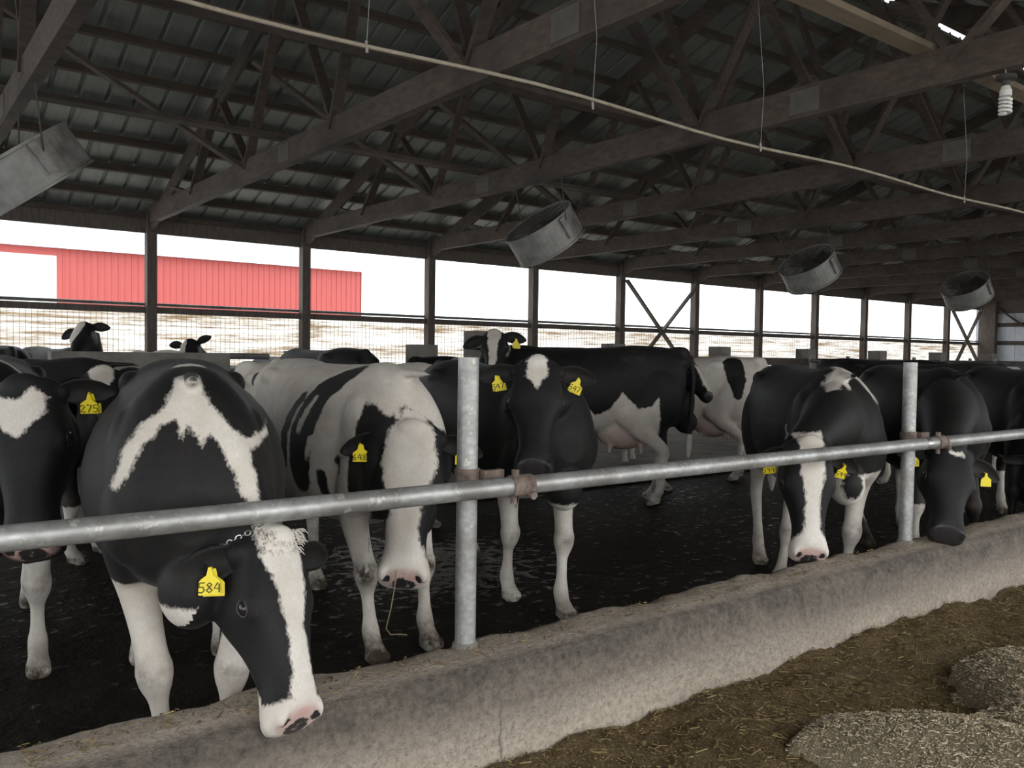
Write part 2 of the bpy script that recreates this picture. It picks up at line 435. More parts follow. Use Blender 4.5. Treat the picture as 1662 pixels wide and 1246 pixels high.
# feed curb
def curb():
    nx = 700
    xs = np.concatenate([np.linspace(X0, 0, 60)[:-1], np.linspace(0, 10, 460), np.linspace(10, X1, 120)[1:]])
    prof = [(2.475, -0.10), (2.485, 0.20), (2.495, 0.33), (2.50, 0.355), (2.49, 0.372), (2.455, 0.382), (2.40, 0.387), (2.34, 0.388), (2.295, 0.386), (2.262, 0.378), (2.240, 0.362), (2.228, 0.335), (2.220, 0.28), (2.212, 0.20), (2.206, 0.10), (2.200, -0.02), (2.195, -0.12)]
    vs = []; npf = len(prof)
    for x in xs:
        for j, (y, z) in enumerate(prof):
            ragg = 0.0
            if 1 <= j <= 5: ragg = 0.10 * float(fbm(np.array(x * 3.1), np.array(3.3), 4)) + 0.035 * float(fbm(np.array(x * 14.), np.array(1.3 + j * .1), 2))
            z2 = z + (0.012 * float(fbm(np.array(x * 2.3), np.array(y * 14), 3)) + 0.012 * float(fbm(np.array(x * 9.), np.array(y * 40 + z * 30), 3)) if j > 1 else 0)
            if 2 <= j <= 5: z2 += 0.05 * float(fbm(np.array(x * 5.), np.array(8.8), 3))
            y2 = y + ragg + 0.010 * float(fbm(np.array(x * 6), np.array(z * 12 + 40), 3))
            vs.append((x, y2, z2))
    fs = [(i * npf + j, (i + 1) * npf + j, (i + 1) * npf + j + 1, i * npf + j + 1) for i in range(len(xs) - 1) for j in range(npf - 1)]
    mb = MB().add(vs, [q[::-1] for q in fs])
    return mb.obj('feed_curb', M['curb'], smooth=True, label='long low concrete feed curb with a ragged top running below the steel rail', cat='curb')
curb_o = curb()

# feed beside the curb
def feed_h(x, y):
    edge = np.clip((2.22 - y) / 0.55, 0, 1)
    lump = 0.12 * fbm(x * 1.7 + 5, y * 1.7, 4) + 0.075 * fbm(x * 6, y * 6, 3) + 0.022 * fbm(x * 26, y * 26, 2)
    base = 0.045 + 0.05 * np.clip((x - 1.5) / 1.2, 0, 1)
    scal = 0.13 * fbm(x * 2.1, 0 * y + 2.2, 4)
    z = base + lump + scal * (1 - edge) - 0.02 * edge
    return np.where(y < .2, z - .12, z)
me = grid_mesh('feed', np.concatenate([np.linspace(X0, .6, 70)[:-1], np.linspace(.6, 7, 330), np.linspace(7, X1, 160)[1:]]), np.linspace(0.1, 2.195, 150), feed_h)
link('feed_ration', me, M['feed'], label='brown chopped feed ration spread along the front of the concrete curb', cat='feed', kind='stuff')
def heap_h(x, y):
    # pale heap in the near corner: a mound with a lobed border
    bx = np.where(x < 2.95, 1.62, 1.60) + 0.16 * np.sin((x - 2.3) * 5.2) * np.exp(-((x - 3.2) / 1.2) ** 2) + 0.10 * fbm(x * 3, 0 * x + 4, 3)
    e = np.minimum((bx - y) / 0.55, (x - 2.42 - 0.15 * fbm(y * 4, 0 * y + 1.1, 2)) / 0.42)
    e = np.clip(e, -0.35, 1)
    prof = np.where(e > 0, np.sqrt(np.clip(1 - (1 - e) ** 2, 0, 1)), e)
    return 0.04 + 0.20 * prof + 0.07 * fbm(x * 5, y * 5, 3) + 0.018 * fbm(x * 30, y * 30, 2)
me = grid_mesh('heap', np.linspace(2.2, 7.5, 260), np.linspace(0.2, 1.9, 110), heap_h)
link('straw_heap', me, M['heap'], label='pale heap of chopped straw at the near right corner of the feed', cat='straw heap', kind='stuff')

def flakes(name, n, xr, yr, hf, mat_, seed, smin, smax, label, minz=None, dens=None):
    rs = np.random.RandomState(seed)
    x = xr[0] + (xr[1] - xr[0]) * rs.rand(n) ** 1.5; y = yr[0] + (yr[1] - yr[0]) * rs.rand(n)
    z = hf(x, y)
    if minz is not None:
        keep = z > minz(x, y); x = x[keep]; y = y[keep]; z = z[keep]; n = len(x)
    L = smin + (smax - smin) * rs.rand(n) ** 4.5; w = 0.0010 + 0.0018 * rs.rand(n); a = rs.rand(n) * 6.283; el = (rs.rand(n) - .42) * .6
    d = np.stack([np.cos(a) * np.cos(el), np.sin(a) * np.cos(el), np.sin(el)], 1); s = np.stack([-np.sin(a), np.cos(a), (rs.rand(n) - .5) * 1.2], 1)
    c = np.stack([x, y, z + .003 + .006 * rs.rand(n)], 1); up = np.cross(d, s); up /= np.linalg.norm(up, axis=1)[:, None]
    p = c - d * (L / 2)[:, None]; q = c + d * (L / 2)[:, None]; sw = s * w[:, None]; th = up * 0.0011
    V = np.stack([p - sw - th, p + sw - th, p + th, q - sw - th, q + sw - th, q + th], 1).reshape(-1, 3)
    k = (np.arange(n) * 6)[:, None]
    quads = np.concatenate([k + np.array([[0, 1, 4, 3]]), k + np.array([[1, 2, 5, 4]]), k + np.array([[2, 0, 3, 5]])], 0)
    me = bpy.data.meshes.new(name); me.from_pydata(V.tolist(), [], quads.tolist()); me.update()
    at = me.attributes.new('shade', 'FLOAT', 'POINT'); at.data.foreach_set('value', np.repeat(rs.rand(n) ** 1.6, 6).astype(np.float32))
    return link(name, me, mat_, label=label, cat='straw', kind='stuff')
flakes('feed_straw', 20000, (0.9, 7.5), (0.9, 2.2), feed_h, M['straw'], 3, 0.006, 0.055, 'scattered straw stalks lying on the brown feed by the curb', minz=lambda x, y: heap_h(x, y) * 0 - 1)
flakes('heap_straw', 26000, (2.4, 5.5), (0.9, 1.75), heap_h, M['straw_pale'], 5, 0.005, 0.026, 'loose pale straw pieces on the corner heap', minz=lambda x, y: feed_h(x, y) - .01)
def curbtop(x, y): return 0.388 + 0 * x
flakes('curb_straw', 1000, (0.3, 7.0), (2.29, 2.435), curbtop, M['straw'], 9, 0.005, 0.04, 'crumbs of feed and straw on top of the concrete curb')

# roof
def roof_z(y):
    return 3.45 + (YW - y) * .375 if y > YR else 3.45 + (YW - 2 * YR + y) * .375
ceil = empty('ceiling', (0, 0, 0)); ceil['kind'] = 'structure'
def slope_panel(ya, yb, name):
    # ribbed sheets: raised rib every 0.305 m
    xs = [X0 - .4]; dz = [0]
    x = X0 - .4
    while x < X1 + .4:
        for dx, h in ((.0, 0), (.225, 0), (.245, .028), (.265, .028), (.285, 0)):
            xs.append(x + dx + .001); dz.append(h)
        x += .305
    vs = []
    za, zb = roof_z(ya), roof_z(yb)
    for xx, h in zip(xs, dz):
        vs += [(xx, ya, za + h), (xx, yb, zb + h), (xx, ya, za + h + .004), (xx, yb, zb + h + .004)]
    fs = []
    for i in range(len(xs) - 1):
        a = i * 4; b = a + 4
        fs += [(a, a + 1, b + 1, b), (b + 2, b + 3, a + 3, a + 2)]
    MB().add(vs, fs).obj(name, M['roof'], ceil)
slope_panel(YW + .55, YR + .12, 'roof_sheet')
slope_panel(YN - .55, YR - .06, 'roof_sheet')
for sgn in (1, -1):
    k = 0
    while True:
        d = 0.16 + k * 0.61; k += 1
        y = YR + sgn * d
        if y > YW + .5 or y < YN - .5: break
        z = roof_z(y) - 0.002
        MB().beam((X0, y, z - .048), (X1, y, z - .055), .045, .105, up=(0, sgn * math.sin(math.atan(.37)), math.cos(math.atan(.37)))).obj('purlin', M['purlin'], ceil)
# open ridge vent with a raised cap and its brackets
mbv = MB()
mbv.add([(X0, YR - .5, roof_z(YR) + .14), (X1, YR - .5, roof_z(YR) + .14), (X1, YR + .0, roof_z(YR) + .30), (X0, YR, roof_z(YR) + .30), (X0, YR + .32, roof_z(YR) + .22), (X1, YR + .32, roof_z(YR) + .22)], [(0, 1, 2, 3), (3, 2, 5, 4)])
mbv.obj('ridge_cap', M['roof'], ceil)

# trusses
bot = [11.35, 9.37, 7.2, 5.0, 2.83, 0.85]
top = [12.35, 10.36, 8.3, 6.1, 3.9, 1.84, -.15]
ords = ['first', 'second', 'third', 'fourth', 'fifth', 'sixth', 'seventh', 'eighth', 'ninth', 'tenth', 'eleventh', 'twelfth', 'thirteenth', 'fourteenth', 'fifteenth', 'sixteenth']
def tcz(y): return roof_z(y) - .11 - .115
tparts = None
def truss_first():
    root = empty('roof_truss', (0, 0, 0))
    MB().box((-.045, YN, ZC), (.045, YW, ZC + .24)).obj('bottom_chord', M['wood'], root)
    a = (0, YW + .04, tcz(YW + .04)); b = (0, YR, tcz(YR)); c = (0, YN - .5, tcz(YN - .5))
    MB().beam(a, b, .042, .22).obj('top_chord', M['wood'], root)
    MB().beam(c, b, .042, .22).obj('top_chord', M['wood'], root)
    zb = ZC + .14
    def web(yb, yt, x, w=.115):
        MB().beam((x, yb, zb), (x, yt, tcz(yt)), .04, w, up=(1, 0, 0)).obj('web', M['wood'], root)
    for i, yb in enumerate(bot):
        web(yb, top[i], .021, .10); web(yb, top[i + 1], -.021, .10)
    web(YW - .12, YW - .12, .0, .14)
    for y in (8.27, 3.95):
        MB().box((-.052, y - .13, ZC + .03), (.052, y + .13, ZC + .21)).obj('nail_plate', M['plate'], root)
    for y in bot:
        MB().box((-.048, y - .10, ZC + .10), (.048, y + .10, ZC + .24)).obj('nail_plate', M['wood'], root)
    return root
def copy_tree(o, parent=None):
    c = o.copy(); COL.objects.link(c)
    if parent: c.parent = parent
    for ch in list(o.children): copy_tree(ch, c)
    return c
t0_ = truss_first()
for i, x in enumerate(TX):
    o = t0_ if i == 0 else copy_tree(t0_)
    o.location = (x, 0, 0)
    if i < 3: lab = 'brown timber roof truss outside the left edge, %s from the open end' % ords[i]
    elif i == 3: lab = 'brown timber roof truss over the large drum fan at the top left corner'
    else: lab = 'brown timber roof truss resting on the %s wall post from the left' % ords[i - 4]
    tag(o, lab, 'roof truss', 'timber roof trusses')

# long lateral braces lying across the chords
for (y, x0, x1, mt, lab) in ((8.25, X0, 12.0, 'wood', 'brown lateral roof brace board nearest the fans'), (5.5, X0, 14.0, 'wood', 'long brown lateral roof brace crossing the middle of the trusses'), (3.03, X0, X1, 'wood_pale', 'pale lateral roof brace board above the thin water line')):
    MB().box((x0, y - .07, ZC + .242), (x1, y + .07, ZC + .282) if mt != 'wood_pale' else (x1, y + .07, ZC + .285)).obj('lateral_brace', M[mt], label=lab, cat='brace board')
for k0 in range(3, 12):
    for (y, row) in ((5.05, 'near'), (9.42, 'far')):
        if row == 'far' and k0 > 5: continue
        MB().beam((TX[k0] + .06, y, tcz(y) - .12), (TX[k0 + 1] - .06, y, ZC + .16), .04, .105, up=(0, 1, 0)).obj('sway_brace', M['wood'], label='slanting brown sway brace of the %s row between the %s and %s overhead trusses' % (row, ords[k0], ords[k0 + 1]), cat='brace board', group='sway braces')

# far open wall: posts, header, rail, curtain, mesh
WX = [3.4117 + 2.44 * k for k in range(-4, 11)]
HDR0, HDR1 = 3.13, 3.36
MB().box((X0, YW - .02, HDR0), (X1, YW + .03, HDR1)).obj('trim_header', M['post_wood'], kind='structure')
MB().box((X0, YW - .06, HDR1 - .02), (X1, YW + .07, HDR1 + .04)).obj('trim_plate', M['wood'], kind='structure')
MB().box((X0, YW + .03, HDR1 - .05), (X1, YW + .07, 3.425)).obj('trim_fascia', M['post_wood'], kind='structure')
MB().box((X0, YW - .03, 1.94), (X1, YW + .02, 2.035)).obj('trim_rail', M['post_wood'], kind='structure')
MB().tube([(X0, YW + .07, 2.075), (X1, YW + .07, 2.075)], .025, 8).obj('curtain_pipe', M['stall_steel'], label='thin grey curtain pipe running along the top of the stained curtain', cat='pipe')
MB().box((X0, YW - .02, -0.1), (X1, YW + .14, .45)).obj('wall_knee', M['stall_concrete'], kind='structure')
for i, x in enumerate(WX):
    MB().box((x - .07, YW - .10, -.05), (x + .07, YW + .06, HDR0 + .30)).obj('wall_post', M['post_wood'], label=('dark timber wall post, %s from the left along the open far wall' % ords[i - 4]) if i > 3 else 'dark timber wall post beyond the left edge, %s from the open end' % ords[i], cat='post', group='wall posts of the open side')
def curtain_z(x, z): return 0.03 * fbm(x * 1.3, z * 3, 3)
me = grid_mesh('curtain', np.linspace(X0, X1, 220), np.linspace(0.4, 2.02, 14), lambda x, y: 0.05 * fbm(x * 1.3, y * 6, 3))
for v in me.vertices:
    v.co = (v.co.x, YW + .10 + v.co.z, v.co.y)
me.update()
link('side_curtain', me, M['curtain'], label='stained whitish fabric side curtain filling the lower half of the far wall', cat='curtain')
mbm = MB()
x = X0
while x < X1:
    mbm.box((x, YW + .055, .46), (x + .0045, YW + .0595, 2.0)); x += .075
for k in range(21):
    z = .48 + k * .075
    mbm.box((X0, YW + .055, z), (X1, YW + .0595, z + .0045))
mbm.obj('wire_mesh', M['wire'], label='fine square wire mesh stretched in front of the stained curtain', cat='wire mesh')
for bay, lab in ((8, 'crossed timber brace in the fifth bay of the far wall'), (14, 'crossed timber brace in the last bay beside the end wall')):
    xa = WX[bay] + .05; xb = (WX[bay + 1] if bay + 1 < len(WX) else X1 - .25) - .05
    r = empty('cross_brace', ((xa + xb) / 2, YW - .14, 0.0), 0, lab, 'cross brace')
    h = (xb - xa) / 2
    MB().beam((-h, -.02, 3.05), (h * .55 if bay == 8 else h, -.02, 1.3 if bay == 8 else 1.2), .04, .10, up=(0, 1, 0)).obj('board', M['post_wood'], r)
    MB().beam((h, .03, 3.05), (-h * .95, .03, 0.9), .04, .10, up=(0, 1, 0)).obj('board', M['post_wood'], r)

# end wall
we = empty('wall_end', (X1, 0, 0)); we['kind'] = 'structure'
mbw = MB()
y = YN
k = 0
while y < YW + .1:
    mbw.box((.04, y, -.1), (.055, y + .27, 3.6 + .0)); mbw.box((.028, y + .27, -.1), (.055, y + .305, 3.6)); y += .305
mbw.obj('siding', M['white_panel'], we)
mbw = MB()
for i in range(24):
    ya = YN + (YW - YN) * i / 24; yb = YN + (YW - YN) * (i + 1) / 24
    mbw.add([(.05, ya, 3.55), (.05, yb, 3.55), (.05, yb, roof_z(yb)), (.05, ya, roof_z(ya))], [(0, 1, 2, 3)])
mbw.obj('gable_siding', M['white_panel'], we)
for z in (.5, 1.25, 1.95, 2.55):
    MB().box((-.03, YN, z), (.02, YW, z + .13)).obj('girt', M['wood'], we)
MB().box((-.05, YN, 3.0), (.02, YW, 3.5)).obj('girt', M['post_wood'], we)
MB().box((-.20, YW - .55, 0), (.0, YW - .02, 3.5)).obj('corner_post', M['post_wood'], we)
for y in (10.9, 8.4, 5.9, 3.4):
    MB().box((-.12, y - .09, 0), (.0, y + .09, 3.6)).obj('end_post', M['post_wood'], we)
MB().beam((-.09, YW - .6, 3.15), (-.09, YW - 3.4, 1.1), .04, .13, up=(1, 0, 0)).obj('diagonal_brace', M['wood'], we)

# ------------------------------------------------------------------ outdoors
rb = empty('red_barn', (15, 45, -.25), 0, 'long red steel shed seen through the open wall on the left', 'shed')
mbs = MB()
xl, xr, yb0 = -7.8, 8.0, 0.0
x = xl
while x < xr - .01:
    mbs.box((x, 0, 0), (x + .26, .04, 6.33)); mbs.box((x + .26, -.035, 0), (x + .305, .04, 6.33)); x += .305
mbs.box((xl - 12, 0, 5.98), (xl, .04, 6.33))
mbs.box((xr - .02, 0, 0), (xr, 12, 6.33)); mbs.box((xl - 12, 11.9, 0), (xr, 12, 6.33))
mbs.obj('siding', M['red_siding'], rb)
MB().add([(xl - 12.3, -.5, 6.30), (xr + .3, -.5, 6.30), (xr + .3, 6, 8.2), (xl - 12.3, 6, 8.2), (xr + .3, 12.5, 6.30), (xl - 12.3, 12.5, 6.30)], [(0, 1, 2, 3), (3, 2, 4, 5)]).obj('roof', M['white_panel'], rb)
MB().box((xl - 12, .02, 0), (xl, .08, 5.98)).obj('sliding_door', M['white_door'], rb)

# bare shrubs beyond the wall
def shrub(loc, h, seed, label):
    rnd = random.Random(seed)
    r = empty('bare_shrub', loc, 0, label, 'shrub', 'bare shrubs outside')
    for s in range(5):
        mb = MB(); a = rnd.uniform(0, 6.28)
        p = Vector((rnd.uniform(-.5, .5), rnd.uniform(-.3, .3), 0)); pts = [p.copy()]
        d = Vector((math.cos(a) * .25, math.sin(a) * .25, 1))
        for k in range(6):
            d += Vector((rnd.uniform(-.2, .2), rnd.uniform(-.2, .2), 0)); p = p + d.normalized() * h / 6; pts.append(p.copy())
        mb.tube(pts, [.035 * (1 - i / 7) + .006 for i in range(len(pts))], 5)
        for k in range(2, 7):
            for q in range(3):
                b = rnd.uniform(0, 6.28); e = Vector((math.cos(b), math.sin(b), rnd.uniform(.3, 1.1))).normalized() * rnd.uniform(.3, .9)
                mb.tube([pts[k], pts[k] + e * .5 + Vector((0, 0, .05)), pts[k] + e], [.012, .009, .005], 4)
        mb.obj('stem', M['twig'], r)
shrub((39.3, 26, -.25), 4.0, 2, 'bare grey shrub seen through the third bay from the end wall')
shrub((42.0, 26.3, -.25), 3.2, 5, 'smaller bare grey shrub right of the taller shrub outside')
shrub((49.5, 26, -.25), 3.2, 8, 'bare grey shrub seen through the bay before the crossed brace at the end')

# ------------------------------------------------------------------ rail, posts
PX = [1.655 + 2.965 * k for k in range(-2, 10)]
YP = 2.428; YRL = 2.335; ZR = 0.944
def steel_post(x, lab):
    r = empty('steel_post', (x, YP, 0.36), 0, lab, 'post', 'steel rail posts on the curb')
    MB().tube([(0, 0, 0), (0, 0, 1.028)], .0365, 28).obj('pipe', M['galv'], r, smooth=False)
    MB().tube([(0, 0, .0), (0, 0, .035), (0, 0, .04)], [.05, .044, .038], 20).obj('mortar_collar', M['stall_concrete'], r)
    mb = MB(); mb.tube([(0, 0, .575), (0, 0, .645)], .0435, 24)
    mb.box((.03, -.06, .585), (.115, -.035, .64)); mb.box((.035, -.045, .588), (.06, .05, .637))
    mb.obj('clamp_band', M['rust'], r)
    return r
labs = {2: 'galvanised steel post between the wide-foreheaded cow and the star-faced black cow', 3: 'galvanised steel post standing before the all-black cow at right'}
for i, x in enumerate(PX):
    steel_post(x, labs.get(i, 'galvanised steel rail post beyond the %s picture edge, %s along the curb' % ('left' if i < 2 else 'right', ords[i])))
def pipe_obj():
    pts = []
    for i in range(60):
        x = X0 + (X1 - X0) * i / 59
        pts.append((x, YRL, ZR))
    r = empty('feed_rail', (0, 0, 0), 0, 'long galvanised pipe rail running above the curb in front of the cows', 'rail')
    MB().tube([(X0, YRL, ZR), (1.5, YRL, ZR), (4, YRL, ZR), (X1, YRL, ZR)], .0325, 28).obj('pipe', M['galv'], r, smooth=True)
    for x in PX:
        mb = MB(); mb.tube([(x + .115, YRL, ZR), (x + .205, YRL, ZR)], .0385, 22)
        mb.tube([(x + .135, YRL - .005, ZR + .03), (x + .135, YRL - .005, ZR + .058)], .014, 10)
        mb.tube([(x + .125, YRL - .01, ZR - .035), (x + .125, YRL - .01, ZR - .06)], .012, 10)
        mb.tube([(x + .185, YRL - .03, ZR - .028), (x + .185, YRL - .05, ZR - .032)], .014, 10)
        mb.obj('coupling', M['rust'], r)
    mb = MB(); mb.tube([(PX[3] - .02, YRL, ZR), (PX[3] + .03, YRL, ZR)], .0345, 22); mb.obj('shiny_band', M['chain'], r)
pipe_obj()

# water line with its hanger wires
wl = empty('water_line', (0, 3.0, 0), 0, 'thin dusty water line strung below the trusses from upper left to right', 'pipe')
pts = []
for i in range(140):
    x = X0 + (X1 - X0) * i / 139
    pts.append((x, 0.012 * math.sin(x * 1.9), 2.588 + 0.012 * math.cos(x * 2.57)))
MB().tube(pts, .0088, 8).obj('tube', M['cable'], wl, smooth=True)
for x in (1.55, 2.73, 4.0, 6.4, 8.9):
    MB().tube([(x, 0, 2.57), (x + .02, .0, 2.9), (x - .03, .03, ZC + .25)], .0018, 5).obj('hanger_wire', M['wire'], wl)
    MB().tube([(x, 0, 2.60), (x + .004, 0, 2.555)], .006, 6).obj('clip', M['wire'], wl)
# spiral bulb
bx = 5.85
bl = empty('spiral_bulb', (bx, bx * .428, 1.4 + bx * .285), 0, 'white spiral light bulb hanging below a truss at the right edge', 'bulb')
pts = [(0.032 * math.cos(a), 0.032 * math.sin(a), .03 - .0085 * a / 2.2) for a in np.linspace(0, 6.283 * 4.6, 90)]
MB().tube(pts, .010, 7).obj('glass_spiral', M['bulb'], bl, smooth=True)
MB().tube([(0, 0, .035), (0, 0, .07), (0, 0, .10)], [.036, .036, .024], 16).obj('ballast', M['bulb'], bl)
MB().tube([(0, 0, .10), (0, 0, .13), (0, 0, .14), (0, 0, .165)], [.022, .03, .062, .06], 18).obj('socket', M['fan_dark'], bl)
MB().tube([(0, 0, .16), (-.02, 0, ZC - 1.4 - bx * .285 + .02)], .004, 6).obj('cord', M['wire'], bl)

# ------------------------------------------------------------------ fans
def fan_first():
    r = empty('drum_fan', (0, 0, 0))
    R_, Dp = .40, .33
    n = 44
    prof = [(R_ + .012, -.005), (R_ + .012, .018), (R_, .02), (R_, Dp - .02), (R_ + .012, Dp - .018), (R_ + .012, Dp), (R_ - .015, Dp), (R_ - .012, .0)]
    vs = []; fs = []
    for (rad, xx) in prof:
        for k in range(n):
            a = 2 * math.pi * k / n; vs.append((xx, rad * math.cos(a), rad * math.sin(a)))
    P = len(prof)
    for j in range(P):
        for k in range(n):
            fs.append((j * n + k, j * n + (k + 1) % n, ((j + 1) % P) * n + (k + 1) % n, ((j + 1) % P) * n + k))
    MB().add(vs, fs).obj('drum', M['fan_steel'], r)
    for xx in (.01, Dp - .01):
        mb = MB()
        for q in range(1, 13):
            rr = R_ * q / 13
            mb.tube([(xx, rr * math.cos(a), rr * math.sin(a)) for a in np.linspace(0, 6.2832, 37)], .0028, 5, cap=False)
        for q in range(12):
            a = 2 * math.pi * q / 12
            mb.tube([(xx, .05 * math.cos(a), .05 * math.sin(a)), (xx, R_ * math.cos(a), R_ * math.sin(a))], .004, 5)
        mb.obj('guard', M['fan_dark'], r)
    MB().tube([(.04, 0, 0), (.30, 0, 0)], .09, 20).obj('motor', M['fan_dark'], r)
    for q in range(4):
        a0 = q * math.pi / 2 + .3; mb = MB(); rings = []
        for t in np.linspace(.06, .365, 9):
            w = .07 + .10 * t; tw = 1.0 - 1.2 * t
            c = Vector((.15, t * math.cos(a0), t * math.sin(a0))); e = Vector((math.sin(tw), -math.sin(a0) * math.cos(tw), math.cos(a0) * math.cos(tw)))
            nn = Vector((math.cos(tw), math.sin(a0) * math.sin(tw), -math.cos(a0) * math.sin(tw)))
            rings.append([c - e * w, c - nn * .004, c + e * w, c + nn * .004])
        mb.loft(rings).obj('blade', M['fan_dark'], r)
    for y0, y1 in ((-R_ - .03, -R_), (R_, R_ + .03)):
        MB().box((.02, y0, -.03), (.26, y1, .03)).obj('bracket', M['fan_steel'], r)
    return r
FANS = [((0.90, 7.3, 2.86), 'large grey drum fan hanging at the upper left edge'),
        ((5.86, 7.3, 2.86), 'drum fan hanging left of the crossed brace, above the star-faced cow'),
        ((10.85, 7.3, 2.83), 'drum fan hanging above the narrow-blazed cow, third from the left'),
        ((15.67, 7.3, 2.79), 'farthest drum fan hanging before the end wall')]
f_ = fan_first()
for i, (p, lab) in enumerate(FANS):
    o = f_ if i == 0 else copy_tree(f_)
    o.location = p
    o.rotation_euler = (0, math.radians(52), math.radians(-4 if i else 4))
    tag(o, lab, 'fan', 'drum fans over the stalls')
bpy.context.view_layer.update()
for i, (p, lab) in enumerate(FANS):
    f2 = [f_] + [o for o in COL.objects if o.name.startswith('drum_fan.') and o.parent is None]
    o = f2[i]
    inv = o.matrix_world.inverted()
    for sy in (-.40, .40):
        a = inv @ (o.matrix_world @ Vector((.14, sy, .02))); b = inv @ Vector((min(TX, key=lambda t: abs(t - p[0])), p[1] + sy, ZC + .02))
        MB().tube([a, b], .006, 6).obj('hanging_strap', M['fan_dark'], o)

# ------------------------------------------------------------------ stalls
pw = MB().box((-.72, -.1, 0), (.66, .1, 1.375)).obj('stall_wall', M['stall_concrete'], label='thick grey concrete partition wall behind the two left cows', cat='partition wall')
pw.location = (1.87, 7.5, 0)
YS = 9.2
MB().box((4.5, YS - 2.3, -.02), (X1, YS + 2.3, .14)).obj('floor_stalls', M['stall_concrete'], kind='structure')
for i, x in enumerate([6.43 + 2.44 * k for k in range(0, 9)]):
    w = .15 if i != 0 else .17
    MB().box((x - w * .85, YS - w * .85, .13), (x + w * .85, YS + w * .85, 1.58 if i else 1.70)).obj('stall_post', M['stall_concrete'], label='squat grey stall post, %s from the left along the stall row' % ords[i], cat='post', group='stall posts behind the cows')
MB().box((4.98, 8.35, .13), (5.26, 8.6, 1.50)).obj('stall_post', M['stall_concrete'], label='grey stall post behind the black back left of the steel post', cat='post', group='stall posts behind the cows')
MB().box((9.0, YS - .12, 1.28), (27, YS - .04 - .06, 1.41)).obj('stall_board', M['wood'], label='long horizontal stall board fixed to the squat posts at right', cat='board')
MB().tube([(2.6, 9.0, 1.34), (3.5, 9.0, 1.34)], .035, 10).obj('neck_rail', M['stall_steel'], label='grimy horizontal stall rail right of the concrete partition wall', cat='rail')
def divider_first():
    r = empty('stall_divider', (0, 0, 0))
    pts = [(0, 0, 1.22)]
    for k in range(9):
        a = math.pi / 2 - math.pi * k / 8
        pts.append((0, -1.35 - .36 * math.cos(a), .86 + .36 * math.sin(a)))
    pts.append((0, -.5, .50)); pts.append((0, 0, .42))
    MB().tube(pts, .03, 12).obj('loop', M['stall_steel'], r, smooth=True)
    MB().tube([(0, 0, .0), (0, 0, 1.32)], .035, 12).obj('upright', M['stall_steel'], r)
    return r
dv = divider_first()
k = 0
DX = [2.95, 4.45] + [13.5 + 1.22 * q for q in range(0, 7)]
for i, x in enumerate(DX):
    o = dv if i == 0 else copy_tree(dv)
    o.location = (x, YS + .1 if x < 5 else YS - .25, .0 if x < 5 else .14)
    tag(o, 'bent steel pipe stall divider %s' % ('just right of the concrete partition wall' if i == 0 else 'second to the right of the concrete partition wall' if i == 1 else '%s of those under the long stall board at right' % ords[i - 2]), 'stall divider', 'pipe stall dividers')
